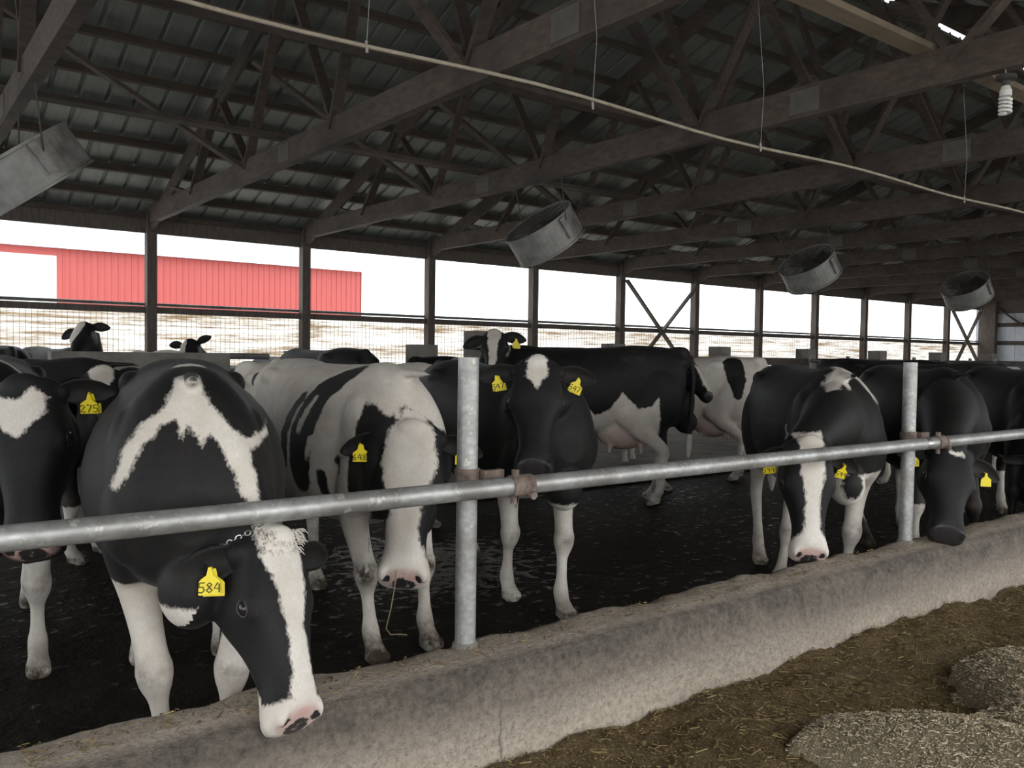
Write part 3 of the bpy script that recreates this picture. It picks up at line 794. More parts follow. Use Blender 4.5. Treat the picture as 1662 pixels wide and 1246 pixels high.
# ------------------------------------------------------------------ cows
COWS = {
    'A': dict(root=(0.4, 4.05), rz=-96, poll=(0.428, 3.464, 1.281), muz=(0.401, 3.184, 0.733), n=(-0.524, -0.763, 0.378), s=0.96, fl=(0.584, 4.14)),
    'B': dict(root=(0.83, 2.807), rz=-105, poll=(0.961, 2.388, 0.861), muz=(0.969, 2.14, 0.39), n=(0.379, -0.897, 0.226), s=0.96, fr=(0.74, 2.726), fl=(0.882, 2.618)),
    'C': dict(root=(1.913, 3.494), rz=-92, poll=(1.847, 3.133, 1.093), muz=(1.703, 2.963, 0.472), n=(-0.559, -0.779, 0.283), s=0.96, fr=(1.835, 3.45), fl=(2.131, 3.466)),
    'D': dict(root=(2.956, 3.653), rz=-100, poll=(2.673, 3.309, 1.378), muz=(2.476, 3.084, 0.865), n=(-0.589, -0.736, 0.334), s=0.96, fl=(2.973, 3.45), fr=(2.941, 3.896)),
    'I': dict(root=(4.524, 2.84), rz=-131, poll=(3.824, 2.51, 0.981), muz=(3.705, 2.4, 0.414), n=(-0.583, -0.762, 0.283), s=0.96, fr=(4.25, 2.985), fl=(4.558, 2.751), hr=(4.875, 3.584), hl=(6.019, 3.462)),
    'J': dict(root=(5.994, 2.917), rz=-133, poll=(4.985, 2.341, 0.91), muz=(4.697, 2.2, 0.455), n=(-0.583, -0.761, 0.285), s=0.96, fr=(5.814, 2.99), fl=(6.154, 2.732)),
    'K': dict(root=(7.367, 2.815), rz=-138, poll=(7.193, 2.667, 0.685), muz=(7.013, 2.6, 0.056), n=(-0.583, -0.761, 0.285), s=0.96, fr=(7.094, 2.897)),
    'N': dict(root=(3.55, 5.95), rz=0, poll=(4.25, 5.95, 1.05), muz=(4.5, 5.85, 0.55), n=(0.9, -0.2, 0.4), s=0.94),
    'M': dict(root=(1.126, 6.234), rz=-38, poll=(1.15, 5.718, 1.281), muz=(1.158, 5.382, 0.915), n=(-0.219, -0.907, 0.36), s=0.95),
    'E': dict(root=(5.051, 6.58), rz=138, poll=(4.698, 6.493, 1.618), muz=(4.458, 6.183, 1.277), n=(-0.609, -0.536, 0.585), s=1.06),
    'G': dict(root=(7.378, 7.323), rz=120, poll=(7.653, 7.879, 1.302), muz=(7.398, 8.055, 0.903), n=(-0.557, 0.453, 0.697), s=1.0),
    'H': dict(root=(6.717, 6.257), rz=-40, poll=(6.643, 5.759, 1.371), muz=(6.59, 5.408, 1.039), n=(0.297, -0.829, 0.474), s=0.96),
    'P1': dict(root=(3.92, 9.2), rz=93, poll=(3.881, 9.949, 1.25), muz=(3.863, 10.289, 0.92), n=(-0.026, 0.499, 0.7), s=1.02),
    'P2': dict(root=(6.05, 7.85), rz=3, poll=(6.799, 7.889, 1.1), muz=(7.139, 7.907, 0.77), n=(0.499, 0.026, 0.7), s=0.97),
    'Q1': dict(root=(1.95, 11.3), rz=-80, poll=(1.989, 10.816, 1.692), muz=(1.843, 10.537, 1.393), n=(-0.626, -0.553, 0.55), s=1.0),
    'Q2': dict(root=(2.6, 10.8), rz=92, poll=(2.574, 11.55, 1.05), muz=(2.562, 11.889, 0.72), n=(-0.017, 0.5, 0.7), s=0.985),
    'Q3': dict(root=(3.62, 11.7), rz=-84, poll=(3.176, 10.787, 1.526), muz=(3.047, 10.495, 1.235), n=(-0.536, -0.512, 0.671), s=0.98),
    'Q4': dict(root=(1.05, 10.8), rz=92, poll=(1.024, 11.55, 1.05), muz=(1.012, 11.889, 0.72), n=(-0.017, 0.5, 0.7), s=1.0),
    'Q5': dict(root=(4.45, 11.6), rz=90, poll=(4.45, 12.35, 1.0), muz=(4.45, 12.69, 0.67), n=(0.0, 0.5, 0.7), s=0.95),
    'R1': dict(root=(9.3, 5.2), rz=150, poll=(8.65, 5.575, 1.0), muz=(8.356, 5.745, 0.67), n=(-0.433, 0.25, 0.7), s=0.98),
    'R2': dict(root=(10.9, 5.6), rz=-95, poll=(10.835, 4.853, 0.9), muz=(10.805, 4.514, 0.57), n=(-0.044, -0.498, 0.7), s=1.0),
}

def ring_se(c, ex, ez, a, bt, bb, mu=2.0, ml=2.0, n=28):
    # super-ellipse ring: half width a along ex, bt above / bb below the widest line along ez
    out = []
    for k in range(n):
        t = 2 * math.pi * k / n
        cx, sx = math.cos(t), math.sin(t)
        m = mu if sx >= 0 else ml
        x = math.copysign(abs(cx) ** (2 / m), cx); z = math.copysign(abs(sx) ** (2 / m), sx)
        out.append(c + ex * (a * x) + ez * ((bt if sx >= 0 else bb) * z))
    return out
def bez(p0, p1, p2, t): return p0 * (1 - t) ** 2 + p1 * (2 * t * (1 - t)) + p2 * t * t
def interp_rings(tab, m=4):
    # smooth (Catmull-Rom) resampling of a table of section numbers
    T = np.array(tab, float); out = []
    for i in range(len(T) - 1):
        p0 = T[max(i - 1, 0)]; p1 = T[i]; p2 = T[i + 1]; p3 = T[min(i + 2, len(T) - 1)]
        for k in range(m):
            t = k / m
            out.append(.5 * ((2 * p1) + (-p0 + p2) * t + (2 * p0 - 5 * p1 + 4 * p2 - p3) * t * t + (-p0 + 3 * p1 - 3 * p2 + p3) * t ** 3))
    out.append(T[-1])
    return out

TORSO = [  # x, top, bottom, half width, height fraction of the widest line, upper exponent
    (-1.53, 1.28, 1.00, .10, .5, 2.0), (-1.47, 1.375, .90, .175, .50, 2.3), (-1.33, 1.405, .80, .225, .52, 2.5),
    (-1.08, 1.42, .70, .270, .54, 2.6), (-.85, 1.40, .635, .310, .50, 2.2), (-.60, 1.39, .59, .345, .48, 2.05),
    (-.35, 1.385, .585, .350, .48, 2.0), (-.12, 1.40, .61, .315, .48, 1.85), (.03, 1.415, .65, .270, .46, 1.75),
    (.15, 1.385, .68, .255, .46, 1.85), (.26, 1.30, .72, .225, .46, 2.0), (.34, 1.16, .79, .165, .46, 2.1), (.385, 1.05, .88, .08, .5, 2.0)]
HEAD = [  # s along the head, upper profile, lower profile, half width, height fraction of the widest line from the top
    (-.05, -.050, -.125, .045, .4), (-.02, -.012, -.165, .078, .36), (.05, .004, -.215, .092, .33), (.13, .010, -.25, .096, .30),
    (.23, .012, -.278, .102, .28), (.33, .010, -.288, .108, .27), (.41, .004, -.275, .100, .28), (.50, .000, -.245, .083, .32),
    (.60, -.004, -.212, .070, .38), (.72, -.008, -.184, .063, .45), (.81, -.010, -.174, .067, .5),
    (.88, -.016, -.170, .077, .5), (.935, -.036, -.166, .081, .5), (.98, -.066, -.158, .076, .5), (1.005, -.094, -.148, .060, .5), (1.015, -.112, -.138, .036, .5)]

def leg_loft(mb, pts, n=16):
    # pts: (x, y, z, half length fore-aft, half width)
    rr = interp_rings(pts, 4); rings = []
    P = [Vector(r[:3]) for r in rr]
    for i, r in enumerate(rr):
        t = (P[min(i + 1, len(P) - 1)] - P[max(i - 1, 0)]).normalized()
        ey = Vector((0, 1, 0)); ey = (ey - t * ey.dot(t)).normalized(); ex = ey.cross(t).normalized()
        rings.append([P[i] + ex * (r[3] * math.cos(2 * math.pi * k / n)) + ey * (r[4] * math.sin(2 * math.pi * k / n)) for k in range(n)])
    mb.loft(rings)

def sd_poly(px, py, poly):
    # signed distance to a closed polygon, positive inside
    poly = np.array(poly, float); n = len(poly)
    d = np.full(px.shape, 1e9); inside = np.zeros(px.shape, bool)
    for i in range(n):
        a = poly[i]; b = poly[(i + 1) % n]
        ex, ey = b - a; wx, wy = px - a[0], py - a[1]
        t = np.clip((wx * ex + wy * ey) / (ex * ex + ey * ey + 1e-12), 0, 1)
        d = np.minimum(d, np.hypot(wx - ex * t, wy - ey * t))
        c = ((a[1] > py) != (b[1] > py))
        xint = (b[0] - a[0]) * (py - a[1]) / (b[1] - a[1] + 1e-12) + a[0]
        inside ^= c & (px < xint)
    return np.where(inside, d, -d)
def sd_chain(P, chain):
    d = np.full(len(P), -1e9)
    ch = [np.array(c, float) for c in chain]
    if len(ch) == 1: return ch[0][3] - np.linalg.norm(P - ch[0][:3], axis=1)
    for a, b in zip(ch[:-1], ch[1:]):
        ab = b[:3] - a[:3]
        t = np.clip(((P - a[:3]) @ ab) / (ab @ ab + 1e-9), 0, 1)
        d = np.maximum(d, a[3] + (b[3] - a[3]) * t - np.linalg.norm(P - (a[:3] + t[:, None] * ab), axis=1))
    return d

def digits(mb, text, origin, ex, ey, h, mi, depth):
    # hand-written style numerals as thin raised strokes
    G = {'0': [[(0, .5), (.15, 1), (.5, 1), (.6, .5), (.5, 0), (.12, 0), (0, .5)]], '1': [[(.3, 1), (.3, 0)]], '2': [[(0, .8), (.3, 1), (.55, .75), (0, 0), (.6, 0)]],
         '4': [[(.35, 1), (0, .4), (.6, .4)], [(.5, .9), (.5, 0)]], '5': [[(.6, 1), (.1, 1), (.05, .55), (.45, .58), (.58, .25), (.35, 0), (0, .05)]],
         '6': [[(.45, 1), (.1, .6), (.02, .2), (.3, 0), (.55, .2), (.4, .48), (.06, .35)]], '7': [[(0, 1), (.6, 1), (.22, 0)]],
         '8': [[(.3, .52), (.06, .8), (.3, 1), (.54, .8), (.3, .52), (.02, .22), (.3, 0), (.58, .22), (.3, .52)]], '9': [[(.55, .7), (.3, 1), (.04, .75), (.25, .5), (.55, .7), (.45, 0)]]}
    nrm = ex.cross(ey)
    for i, ch in enumerate(text):
        for st in G[ch]:
            pts = [origin + ex * (h * (.78 * (i - (len(text) - 1) / 2) + (p[0] - .3))) + ey * (h * p[1]) + nrm * depth for p in st]
            mb.tube(pts, h * .085, 5, mi)

def make_tag(parent, text, top, ex, ey, size=.078):
    # plate with a narrow neck; ex = width direction, ey = upward direction, visible face towards ex x ey
    ex = ex.normalized(); ey = (ey - ex * ey.dot(ex)).normalized(); nz = ex.cross(ey)
    o = [(-.5, -1), (-.52, -.94), (-.5, -.5), (-.42, -.42), (-.16, -.27), (-.1, -.05), (-.07, .03), (.07, .03), (.1, -.05), (.16, -.27), (.42, -.42), (.5, -.5), (.52, -.94), (.5, -1)]
    mb = MB(); W2 = size * .76
    for off in (0.0, -.018):
        a = [top + ex * (x * W2) + ey * (y * size) + nz * (.0012 + off) for x, y in o]
        b = [p - nz * .0024 for p in a]
        n = len(o)
        if off: a = [p - ey * .006 + ex * .010 for p in a]; b = [p - ey * .006 + ex * .010 for p in b]
        mb.add(a + b, [tuple(range(n))[::-1], tuple(range(n, 2 * n))] + [(i, (i + 1) % n, n + (i + 1) % n, n + i) for i in range(n)])
    mb.tube([top - nz * .022 - ey * .003, top + nz * .004 - ey * .003], .0055, 10)
    if text: digits(mb, text, top - ey * size * .90, ex, ey, size * .36, 1, .0016)
    return mb.obj('ear_tag', [M['tag_yellow'], M['tag_ink']], parent)

def make_cow(key, label, pat, nose='pink', vox=.012, tags=(None, None), ears=None, eyes=True, ear_white=(0, 0), chain=False, udder=False, tail=True, group='dairy cows', Lh=None, neckw=1.0, headw=1.16, bodyw=1.0, tuft=0.0, dewlap=0.0, dirt=1.0, headvec=None, brisket=1.0, eartilt=(0, 0), extra=(), tagoff=0.0):
    c = COWS[key]
    s = c['s']; rz = math.radians(c['rz'])
    root = empty('dairy_cow', (c['root'][0], c['root'][1], 0.0), rz, label, 'cow', group)
    root.scale = (s, s, s)
    Rz = Matrix.Rotation(-rz, 3, 'Z')
    org = Vector((c['root'][0], c['root'][1], 0))
    def loc(p): return (Rz @ (Vector(p) - org)) / s
    def loc2(p, default):
        if p is None: return Vector(default)
        q = loc((p[0], p[1], 0)); return Vector((q.x, q.y))
    poll = loc(c['poll']); muz = loc(c['muz'])
    d = (muz - poll); L = d.length
    d.normalize()
    if Lh: L = Lh
    nn = Rz @ Vector(c['n']); nn = (nn - d * nn.dot(d)).normalized(); ll = nn.cross(d).normalized()
    q = L / .56
    qw = q * headw
    o = poll - nn * .0
    def hp(sv, lat, up): return o + d * (sv * L) + ll * lat + nn * up
    mb = MB()
    X, Y, Z = Vector((1, 0, 0)), Vector((0, 1, 0)), Vector((0, 0, 1))
    # torso
    rings = []
    for (x, zt, zb, hw, fr, mu) in interp_rings(TORSO, 4):
        hw *= bodyw
        zc = zb + (zt - zb) * fr
        rings.append(ring_se(Vector((x, 0, zc)), Y, Z, hw, zt - zc, zc - zb, mu, 2.1, 36))
    mb.loft(rings)
    # hooks, pins, ribs, shoulders, thighs, brisket
    for sg in (1, -1):
        mb.ell((-1.04, sg * .205 * bodyw, 1.305), (.12, .055, .06)); mb.ell((-1.46, sg * .11, 1.27), (.08, .05, .06))
        mb.ell((.06, sg * .185 * bodyw, 1.03), (.17, .075, .24)); mb.ell((.20, sg * .165 * bodyw, .95), (.13, .09, .16))
        mb.ell((-1.24, sg * .165, .95), (.25, .125, .30)); mb.ell((-1.02, sg * .215, .80), (.12, .07, .13))
    mb.ell((.30, 0, .74 - .04 * (brisket - 1)), (.13, .10 * brisket, .13 * brisket))
    mb.ell((-.3, 0, 1.365), (.75, .04, .03)); mb.ell((-.02, 0, 1.372), (.22, .05, .038)); mb.ell((-1.47, 0, 1.365), (.10, .04, .05))
    for cc, rr_ in extra: mb.ell(cc, rr_)
    # legs
    ff = {1: loc2(c.get('fl'), (.02, .17)), -1: loc2(c.get('fr'), (.02, -.17))}
    hh = {1: loc2(c.get('hl'), (-1.27, .18)), -1: loc2(c.get('hr'), (-1.27, -.18))}
    for sg in (1, -1):
        dx = ff[sg].x - .02; dy = ff[sg].y - sg * .17
        def sh(x, y, z, k, a, b): return (x + dx * k, sg * y + dy * k, z, a, b)
        leg_loft(mb, [sh(.16, .165, 1.02, 0, .12, .08), sh(.12, .185, .90, .02, .14, .085), sh(.02, .18, .76, .10, .112, .078), sh(.0, .178, .66, .25, .082, .065), sh(.015, .175, .55, .42, .063, .053), sh(.03, .172, .465, .55, .056, .052), sh(.038, .17, .425, .60, .062, .060), sh(.033, .17, .375, .66, .053, .053),
                      sh(.022, .17, .31, .75, .034, .031), sh(.02, .17, .21, .87, .033, .031), sh(.015, .17, .15, .94, .043, .041), sh(.02, .17, .115, .97, .044, .043), sh(.04, .17, .075, 1, .042, .042), sh(.058, .17, .045, 1, .055, .050), sh(.07, .17, .012, 1, .066, .054), sh(.07, .17, .004, 1, .060, .050)])
        mb.ell((.10 + dx, sg * .17 + dy + .026, .03), (.05, .026, .03)); mb.ell((.10 + dx, sg * .17 + dy - .026, .03), (.05, .026, .03))
        dx = hh[sg].x + 1.27; dy = hh[sg].y - sg * .18
        leg_loft(mb, [sh(-1.22, .16, 1.10, 0, .20, .09), sh(-1.18, .19, .95, .02, .20, .105), sh(-1.10, .20, .80, .08, .165, .095), sh(-1.13, .195, .68, .22, .105, .070), sh(-1.23, .188, .585, .38, .068, .048), sh(-1.31, .18, .51, .50, .060, .043), sh(-1.335, .18, .46, .56, .056, .043), sh(-1.33, .18, .40, .64, .043, .039), sh(-1.318, .18, .30, .78, .037, .034),
                      sh(-1.31, .18, .20, .90, .038, .036), sh(-1.308, .18, .145, .95, .046, .043), sh(-1.29, .18, .10, .98, .043, .042), sh(-1.265, .18, .05, 1, .056, .050), sh(-1.25, .18, .012, 1, .066, .054), sh(-1.25, .18, .004, 1, .06, .05)])
        mb.ell((-1.22 + dx, sg * .18 + dy + .026, .03), (.05, .026, .03)); mb.ell((-1.22 + dx, sg * .18 + dy - .026, .03), (.05, .026, .03))
    # neck
    base = Vector((.04, 0, 1.09)); e = hp(.03, 0, -.128 * q)
    ctrl = base + Vector((.42, 0, .06)) * min(1.0, (e - base).length / .8) + Vector((0, (e.y) * .25, 0))
    rings = []; N = 16
    for i in range(N + 1):
        t = i / N
        p = bez(base, ctrl, e, t); tg = (bez(base, ctrl, e, min(t + .03, 1)) - bez(base, ctrl, e, max(t - .03, 0))).normalized()
        k = t * t * (3 - 2 * t)
        upv = (Z * (1 - k) + nn * k); upv = (upv - tg * upv.dot(tg)).normalized(); sd = upv.cross(tg).normalized()
        h1 = .275 * (1 - t) ** 1.1 + .108 * q * (1 - (1 - t) ** 1.1); h2 = .375 * (1 - t) ** 1.0 + .15 * q * (1 - (1 - t) ** 1.0) + dewlap * .10 * math.sin(math.pi * t) 
        w = (.225 * (1 - t) ** 1.1 + .098 * q * (1 - (1 - t) ** 1.1)) * neckw
        rings.append(ring_se(p, sd, upv, w, h1, h2, 1.8, 1.75, 26))
    mb.loft(rings)
    # head
    rings = []
    for (sv, u, lo, hw, fr) in interp_rings(HEAD, 3):
        u *= q; lo *= q; hw *= qw
        zc = u - (u - lo) * fr
        rings.append(ring_se(hp(sv, 0, zc), ll, nn, hw, u - zc, zc - lo, 2.7, 1.95, 30))
    mb.loft(rings)
    for sg in (1, -1):
        mb.ell(hp(.345, sg * .092 * qw, -.055 * q), (.055 * q, .022 * q, .034 * q), (d, ll, nn))      # brow / orbit
        mb.ell(hp(.27, sg * .070 * qw, -.15 * q), (.10 * q, .030 * q, .10 * q), (d, ll, nn))           # cheek
        mb.ell(hp(.925, sg * .055 * qw, -.060 * q), (.036 * q, .026 * q, .034 * q), (d, ll, nn))       # nostril wing
        mb.ell(hp(.06, sg * .085 * qw, -.07 * q), (.04, .04, .04), (d, ll, nn))                        # ear base
    mb.ell(hp(.885, 0, -.148 * q), (.055 * q, .050 * q, .024 * q), (d, ll, nn))                          # lower lip
    mb.ell(hp(.015, 0, -.018), (.05, .062 * headw, .036 + .012 * tuft), (d, ll, nn))     # poll
    if udder:
        mb.ell((-.98, 0, .66), (.26, .20, .19)); mb.ell((-1.20, 0, .74), (.14, .17, .20))
        for tx in (-.86, -1.14):
            for ty in (.1, -.1): mb.tube([(tx, ty, .56), (tx, ty, .50), (tx, ty, .44)], [.03, .022, .014], 8)
    if tail:
        tp = [(-1.50, 0, 1.36), (-1.575, 0, 1.30), (-1.60, .01, 1.10), (-1.585, .015, .85), (-1.575, .02, .65), (-1.57, .02, .50), (-1.565, .02, .40)]
        mb.tube(tp, [.038, .034, .026, .022, .030, .036, .014], 10)
    me = mb.mesh('tmp_cow')
    tmp = bpy.data.objects.new('tmp_cow', me); COL.objects.link(tmp)
    rm = tmp.modifiers.new('r', 'REMESH'); rm.mode = 'VOXEL'; rm.voxel_size = vox
    sm = tmp.modifiers.new('s', 'SMOOTH'); sm.factor = .5; sm.iterations = max(3, int(round(.0034 / vox ** 1.38)))
    dg = bpy.context.evaluated_depsgraph_get(); dg.update()
    body = bpy.data.meshes.new_from_object(tmp.evaluated_get(dg))
    bpy.data.objects.remove(tmp); bpy.data.meshes.remove(me)
    nv = len(body.vertices)
    P = np.empty(nv * 3, np.float32); body.vertices.foreach_get('co', P); P = P.reshape(-1, 3).astype(float)
    oo, dd, nv3, lv = (np.array(v) for v in (o, d, nn, ll))
    Hs = (P - oo) @ dd / L; Hl = (P - oo) @ lv / q; Hn = (P - oo) @ nv3 / q
    # nostrils and mouth line pressed in
    for sg in (1, -1):
        w = np.exp(-(((Hs - .955) / .032) ** 2 + ((Hl - sg * .050 * headw) / .013) ** 2 + ((Hn + .052) / .020) ** 2))
        P -= (w * .022 * q)[:, None] * (dd * .75 + nv3 * .65)
    inh = (Hs > .62) & (Hs < 1.08) & (Hn > -.25) & (abs(Hl) < .13)
    w = np.exp(-((Hn + .122 + .03 * (1 - Hs)) / .008) ** 2) * inh * np.clip((Hs - .66) / .1, 0, 1)
    cen = oo + Hs[:, None] * L * dd + nv3 * (-.1 * q)
    dr = P - cen; dr -= (dr @ nv3)[:, None] * nv3
    P -= dr / (np.linalg.norm(dr, axis=1)[:, None] + 1e-6) * (w * .010)[:, None]
    # eye sockets
    body.vertices.foreach_set('co', P.astype(np.float32).ravel()); body.update()
    # coat pattern in the cow's own coordinates
    val = np.full(nv, -.3 if pat.get('base', 'b') == 'b' else .3)
    fr_neck = None
    for op in pat['ops']:
        col, kind = op[0], op[1]
        if kind == 'cap': sdv = sd_chain(P, op[2])
        elif kind == 'hcap': sdv = sd_chain(np.stack([Hs * .56, Hl, Hn], 1), [(a * .56, b, cc, r) for a, b, cc, r in op[2]])
        elif kind == 'hpoly':
            sdv = np.minimum(sd_poly(Hl, Hs * .56, [(a, b * .56) for a, b in op[2]]), Hn + (op[3] if len(op) > 3 else .12))
        elif kind == 'hside':
            sdv = np.minimum(sd_poly(Hs * .56, Hn, [(a * .56, b) for a, b in op[3]]), op[2] * Hl)
            sdv = np.minimum(sdv, .16 - np.abs(Hl))
        elif kind == 'side': sdv = np.minimum(sd_poly(P[:, 0], P[:, 2], op[3]), op[2] * P[:, 1] + (op[4] if len(op) > 4 else 0))
        elif kind == 'front':
            sdv = np.minimum(sd_poly(P[:, 1], P[:, 2], op[2]), P[:, 0] - op[3])
            if len(op) > 4: sdv = np.minimum(sdv, op[4] - P[:, 0])
        elif kind == 'below':
            sdv = op[2] - P[:, 2]
            if len(op) > 3:
                x0, x1, y0, y1 = op[3]
                sdv = np.minimum(sdv, np.minimum(np.minimum(P[:, 0] - x0, x1 - P[:, 0]), np.minimum(P[:, 1] - y0, y1 - P[:, 1])))
            sdv = np.minimum(sdv, np.where((Hs > -.1) & (Hs < 1.1) & (np.abs(Hl) < .17) & (Hn > -.33) & (Hn < .1), -.1, 1))
        elif kind == 'head': sdv = np.minimum(np.minimum(Hs * .56 + .02, .16 - np.abs(Hl)), np.minimum(Hn + .33, .1 - Hn))
        val = np.maximum(val, sdv) if col == 'w' else np.minimum(val, -sdv)
    val = np.clip(val, -.3, .3)
    nose_d = np.sqrt(((Hs - .965) * .56) ** 2 + (Hl * .78 / headw) ** 2 + (Hn + .062) ** 2)
    skin = np.clip((.060 - nose_d) / .018, 0, 1) * (1 if nose == 'pink' else 0)
    if udder:
        ud = np.sqrt(((P[:, 0] + 1.03) / .30) ** 2 + (P[:, 1] / .21) ** 2 + ((P[:, 2] - .62) / .22) ** 2)
        skin = np.maximum(skin, np.clip((1.05 - ud) / .12, 0, .75))
    nost = np.zeros(nv)
    for sg in (1, -1):
        nost = np.maximum(nost, np.exp(-(((Hs - .955) / .045) ** 2 + ((Hl - sg * .050 * headw) / .015) ** 2 + ((Hn + .054) / .021) ** 2)))
    if nose == 'pink': dark = np.clip((.050 - np.sqrt(((Hs - .985) * .56) ** 2 + (Hl * .85) ** 2 + (Hn + .082) ** 2)) / .05 + .22, 0, .62)
    else: dark = np.clip((.070 - nose_d) / .02, 0, 1)
    dark = np.maximum(dark, nost * 1.3)
    low = np.clip((.20 - P[:, 2]) / .22, 0, 1) ** 1.0 * .75 * dirt + np.clip((.055 - P[:, 2]) / .015, 0, 1) * .8 + np.where(P[:, 0] < -.7, np.clip((.75 - P[:, 2]) / .8, 0, 1) * .45 * dirt, 0) + .10 * dirt
    kn = np.exp(-((P[:, 2] - .42) / .06) ** 2) * .55 * (P[:, 0] > -.5)
    low = np.clip(low + kn * dirt, 0, 1.2)
    hm = (Hs > -.05) & (Hs < 1.1) & (np.abs(Hl) < .17) & (Hn > -.33) & (Hn < .1)
    low = np.where(hm, .03, low)
    for nm_, arr in (('coat', val), ('skin', skin), ('dark', dark), ('low', low)):
        at = body.attributes.new(nm_, 'FLOAT', 'POINT'); at.data.foreach_set('value', arr.astype(np.float32))
    body.polygons.foreach_set('use_smooth', [True] * len(body.polygons))
    body.name = 'cow_body'
    link('body', body, M['coat'], root)
    def flat_attrs(me, coat):
        n = len(me.vertices)
        for nm_, v in (('coat', coat), ('skin', 0.0), ('dark', 0.0), ('low', .12)):
            at = me.attributes.new(nm_, 'FLOAT', 'POINT'); at.data.foreach_set('value', np.full(n, v, np.float32))
    # ears
    for j, sg in enumerate((1, -1)):
        if ears and ears[j] is not None: out, back = ears[j]
        else: out, back = (ll * sg * .93 - d * .05 - nn * .16), None
        if isinstance(out, tuple): out = ll * (sg * out[0]) + d * out[1] + nn * out[2]
        out = out.normalized()
        b0 = hp(.07, sg * .075 * qw, -.062 * q)
        fac = nn * .55 + d * .55 + ll * (sg * .1) if back is None else nn * back[0] + d * back[1] + ll * (sg * back[2])
        fac = (fac - out * fac.dot(out)).normalized(); wd = out.cross(fac).normalized()
        LE = .215; rings = []
        for (t, w, cup, th) in [(-.1, .022, .006, .020), (.05, .026, .010, .016), (.2, .042, .018, .010), (.4, .054, .022, .007), (.6, .053, .020, .006), (.8, .040, .014, .005), (.93, .023, .007, .004), (1.0, .007, .002, .003)]:
            ctr = b0 + out * (t * LE) - Z * (.03 * t * t); rg = []
            for k in range(9):
                a = -1 + 2 * k / 8; rg.append(ctr + wd * (w * a) + fac * (cup * (a * a - .55) * 1.2 + th * .5 * math.sqrt(max(1 - a * a, .02))))
            for k in range(9):
                a = 1 - 2 * k / 8; rg.append(ctr + wd * (w * a) + fac * (cup * (a * a - .55) * 1.2 - th * .5 * math.sqrt(max(1 - a * a, .02))))
            rings.append(rg)
        em = MB().loft(rings).mesh('cow_ear', True)
        flat_attrs(em, .3 if ear_white[j] else -.3)
        eo = link('ear', em, M['coat'], root)
        if tags[j] is not None:
            tpos = b0 + out * (LE * .56) - Z * .018 + fac * .018 + (nn * .6 - d * .0) * tagoff
            vdir = (nn + d * .5)
            ex = ll * 1.0  # viewer facing the head reads along +left of the cow
            rot = Matrix.Rotation(math.radians(eartilt[j]), 3, fac)
            exx = (ll - fac * ll.dot(fac)).normalized(); eyy = fac.cross(exx)
            if eyy.z < 0: exx, eyy = -exx, -eyy
            wantz = Z - fac * Z.dot(fac); wantz.normalize(); eyy = rot @ wantz; exx = eyy.cross(fac)
            make_tag(eo, tags[j], tpos, exx, eyy)
    if eyes:
        for sg in (1, -1):
            cpos = hp(.355, sg * .1035 * qw, -.068 * q)
            mbE = MB(); mbE.ell(cpos, (.0215 * q, .014 * q, .0175 * q), (d, ll, nn), 16, 10)
            eo = mbE.obj('eye', M['eye'], root, smooth=True)
            mbL = MB(); pts = [cpos + ll * (sg * .004) + d * (.026 * q * math.cos(a)) + nn * (.0195 * q * math.sin(a)) + ll * (sg * (.003 - .006 * abs(math.cos(a)))) for a in np.linspace(0, 6.2832, 25)]
            mbL.tube(pts, .0036 * q, 6, cap=False); mbL.obj('eyelid', M['lid'], eo, smooth=True)
    if chain:
        mbC = MB(); K = 54
        tN = chain if chain is not True else .9
        p = bez(base, ctrl, e, tN); tg = (bez(base, ctrl, e, min(tN + .03, 1)) - bez(base, ctrl, e, tN - .03)).normalized()
        k = tN * tN * (3 - 2 * tN); upv = (Z * (1 - k) + nn * k); upv = (upv - tg * upv.dot(tg)).normalized(); sd = upv.cross(tg).normalized()
        rr = ring_se(p, sd, upv, (.225 * (1 - tN) ** 1.1 + .098 * q * (1 - (1 - tN) ** 1.1)) * neckw + .006, .275 * (1 - tN) ** 1.1 + .108 * q * (1 - (1 - tN) ** 1.1) + .004, .375 * (1 - tN) + .15 * q * tN + .010, 1.8, 1.75, K)
        for i in range(K):
            a, b2 = rr[i], rr[(i + 1) % K]; tt = (b2 - a).normalized(); out = (a - p).normalized()
            sdv = tt.cross(out) if i % 2 else out
            cc = (a + b2) / 2; hl = (b2 - a).length * .62
            lk = [cc + tt * (hl * math.cos(x)) + sdv * (.0065 * math.sin(x)) for x in np.linspace(0, 6.2832, 11)]
            mbC.tube(lk, .0022, 5, cap=False)
        mbC.obj('neck_chain', M['chain'], root, label='bright neck chain', kind='stuff')
    if tuft:
        rs = random.Random(key); mbT = MB()
        for i in range(int(150 * tuft)):
            a = rs.uniform(-.085, .085); b2 = rs.uniform(-.03, .10)
            st = hp(b2, a * (1 - abs(b2)), .004 + .010 * (b2 < .06)); dr = (nn * rs.uniform(.15, .45) + ll * (a * 5 + rs.uniform(-.4, .4)) + d * rs.uniform(-.1, .8)).normalized()
            le = rs.uniform(.010, .022) * (1.3 if b2 < .04 else 1)
            mbT.tube([st - nn * .012, st + dr * le * .5, st + dr * le * .9 + d * le * .35], [.0030, .0024, .0008], 4)
        tm = mbT.mesh('forelock', True); flat_attrs(tm, .3 if tuft > .5 else -.3)
        link('forelock', tm, M['coat'], root, kind='stuff')
    return root
WL = ('w', 'below', .62)
def legs(z_f=.62, z_h=.62): return [('w', 'below', z_f, (-.5, 1, -.6, .6)), ('w', 'below', z_h, (-2, -.5, -.6, .6))]
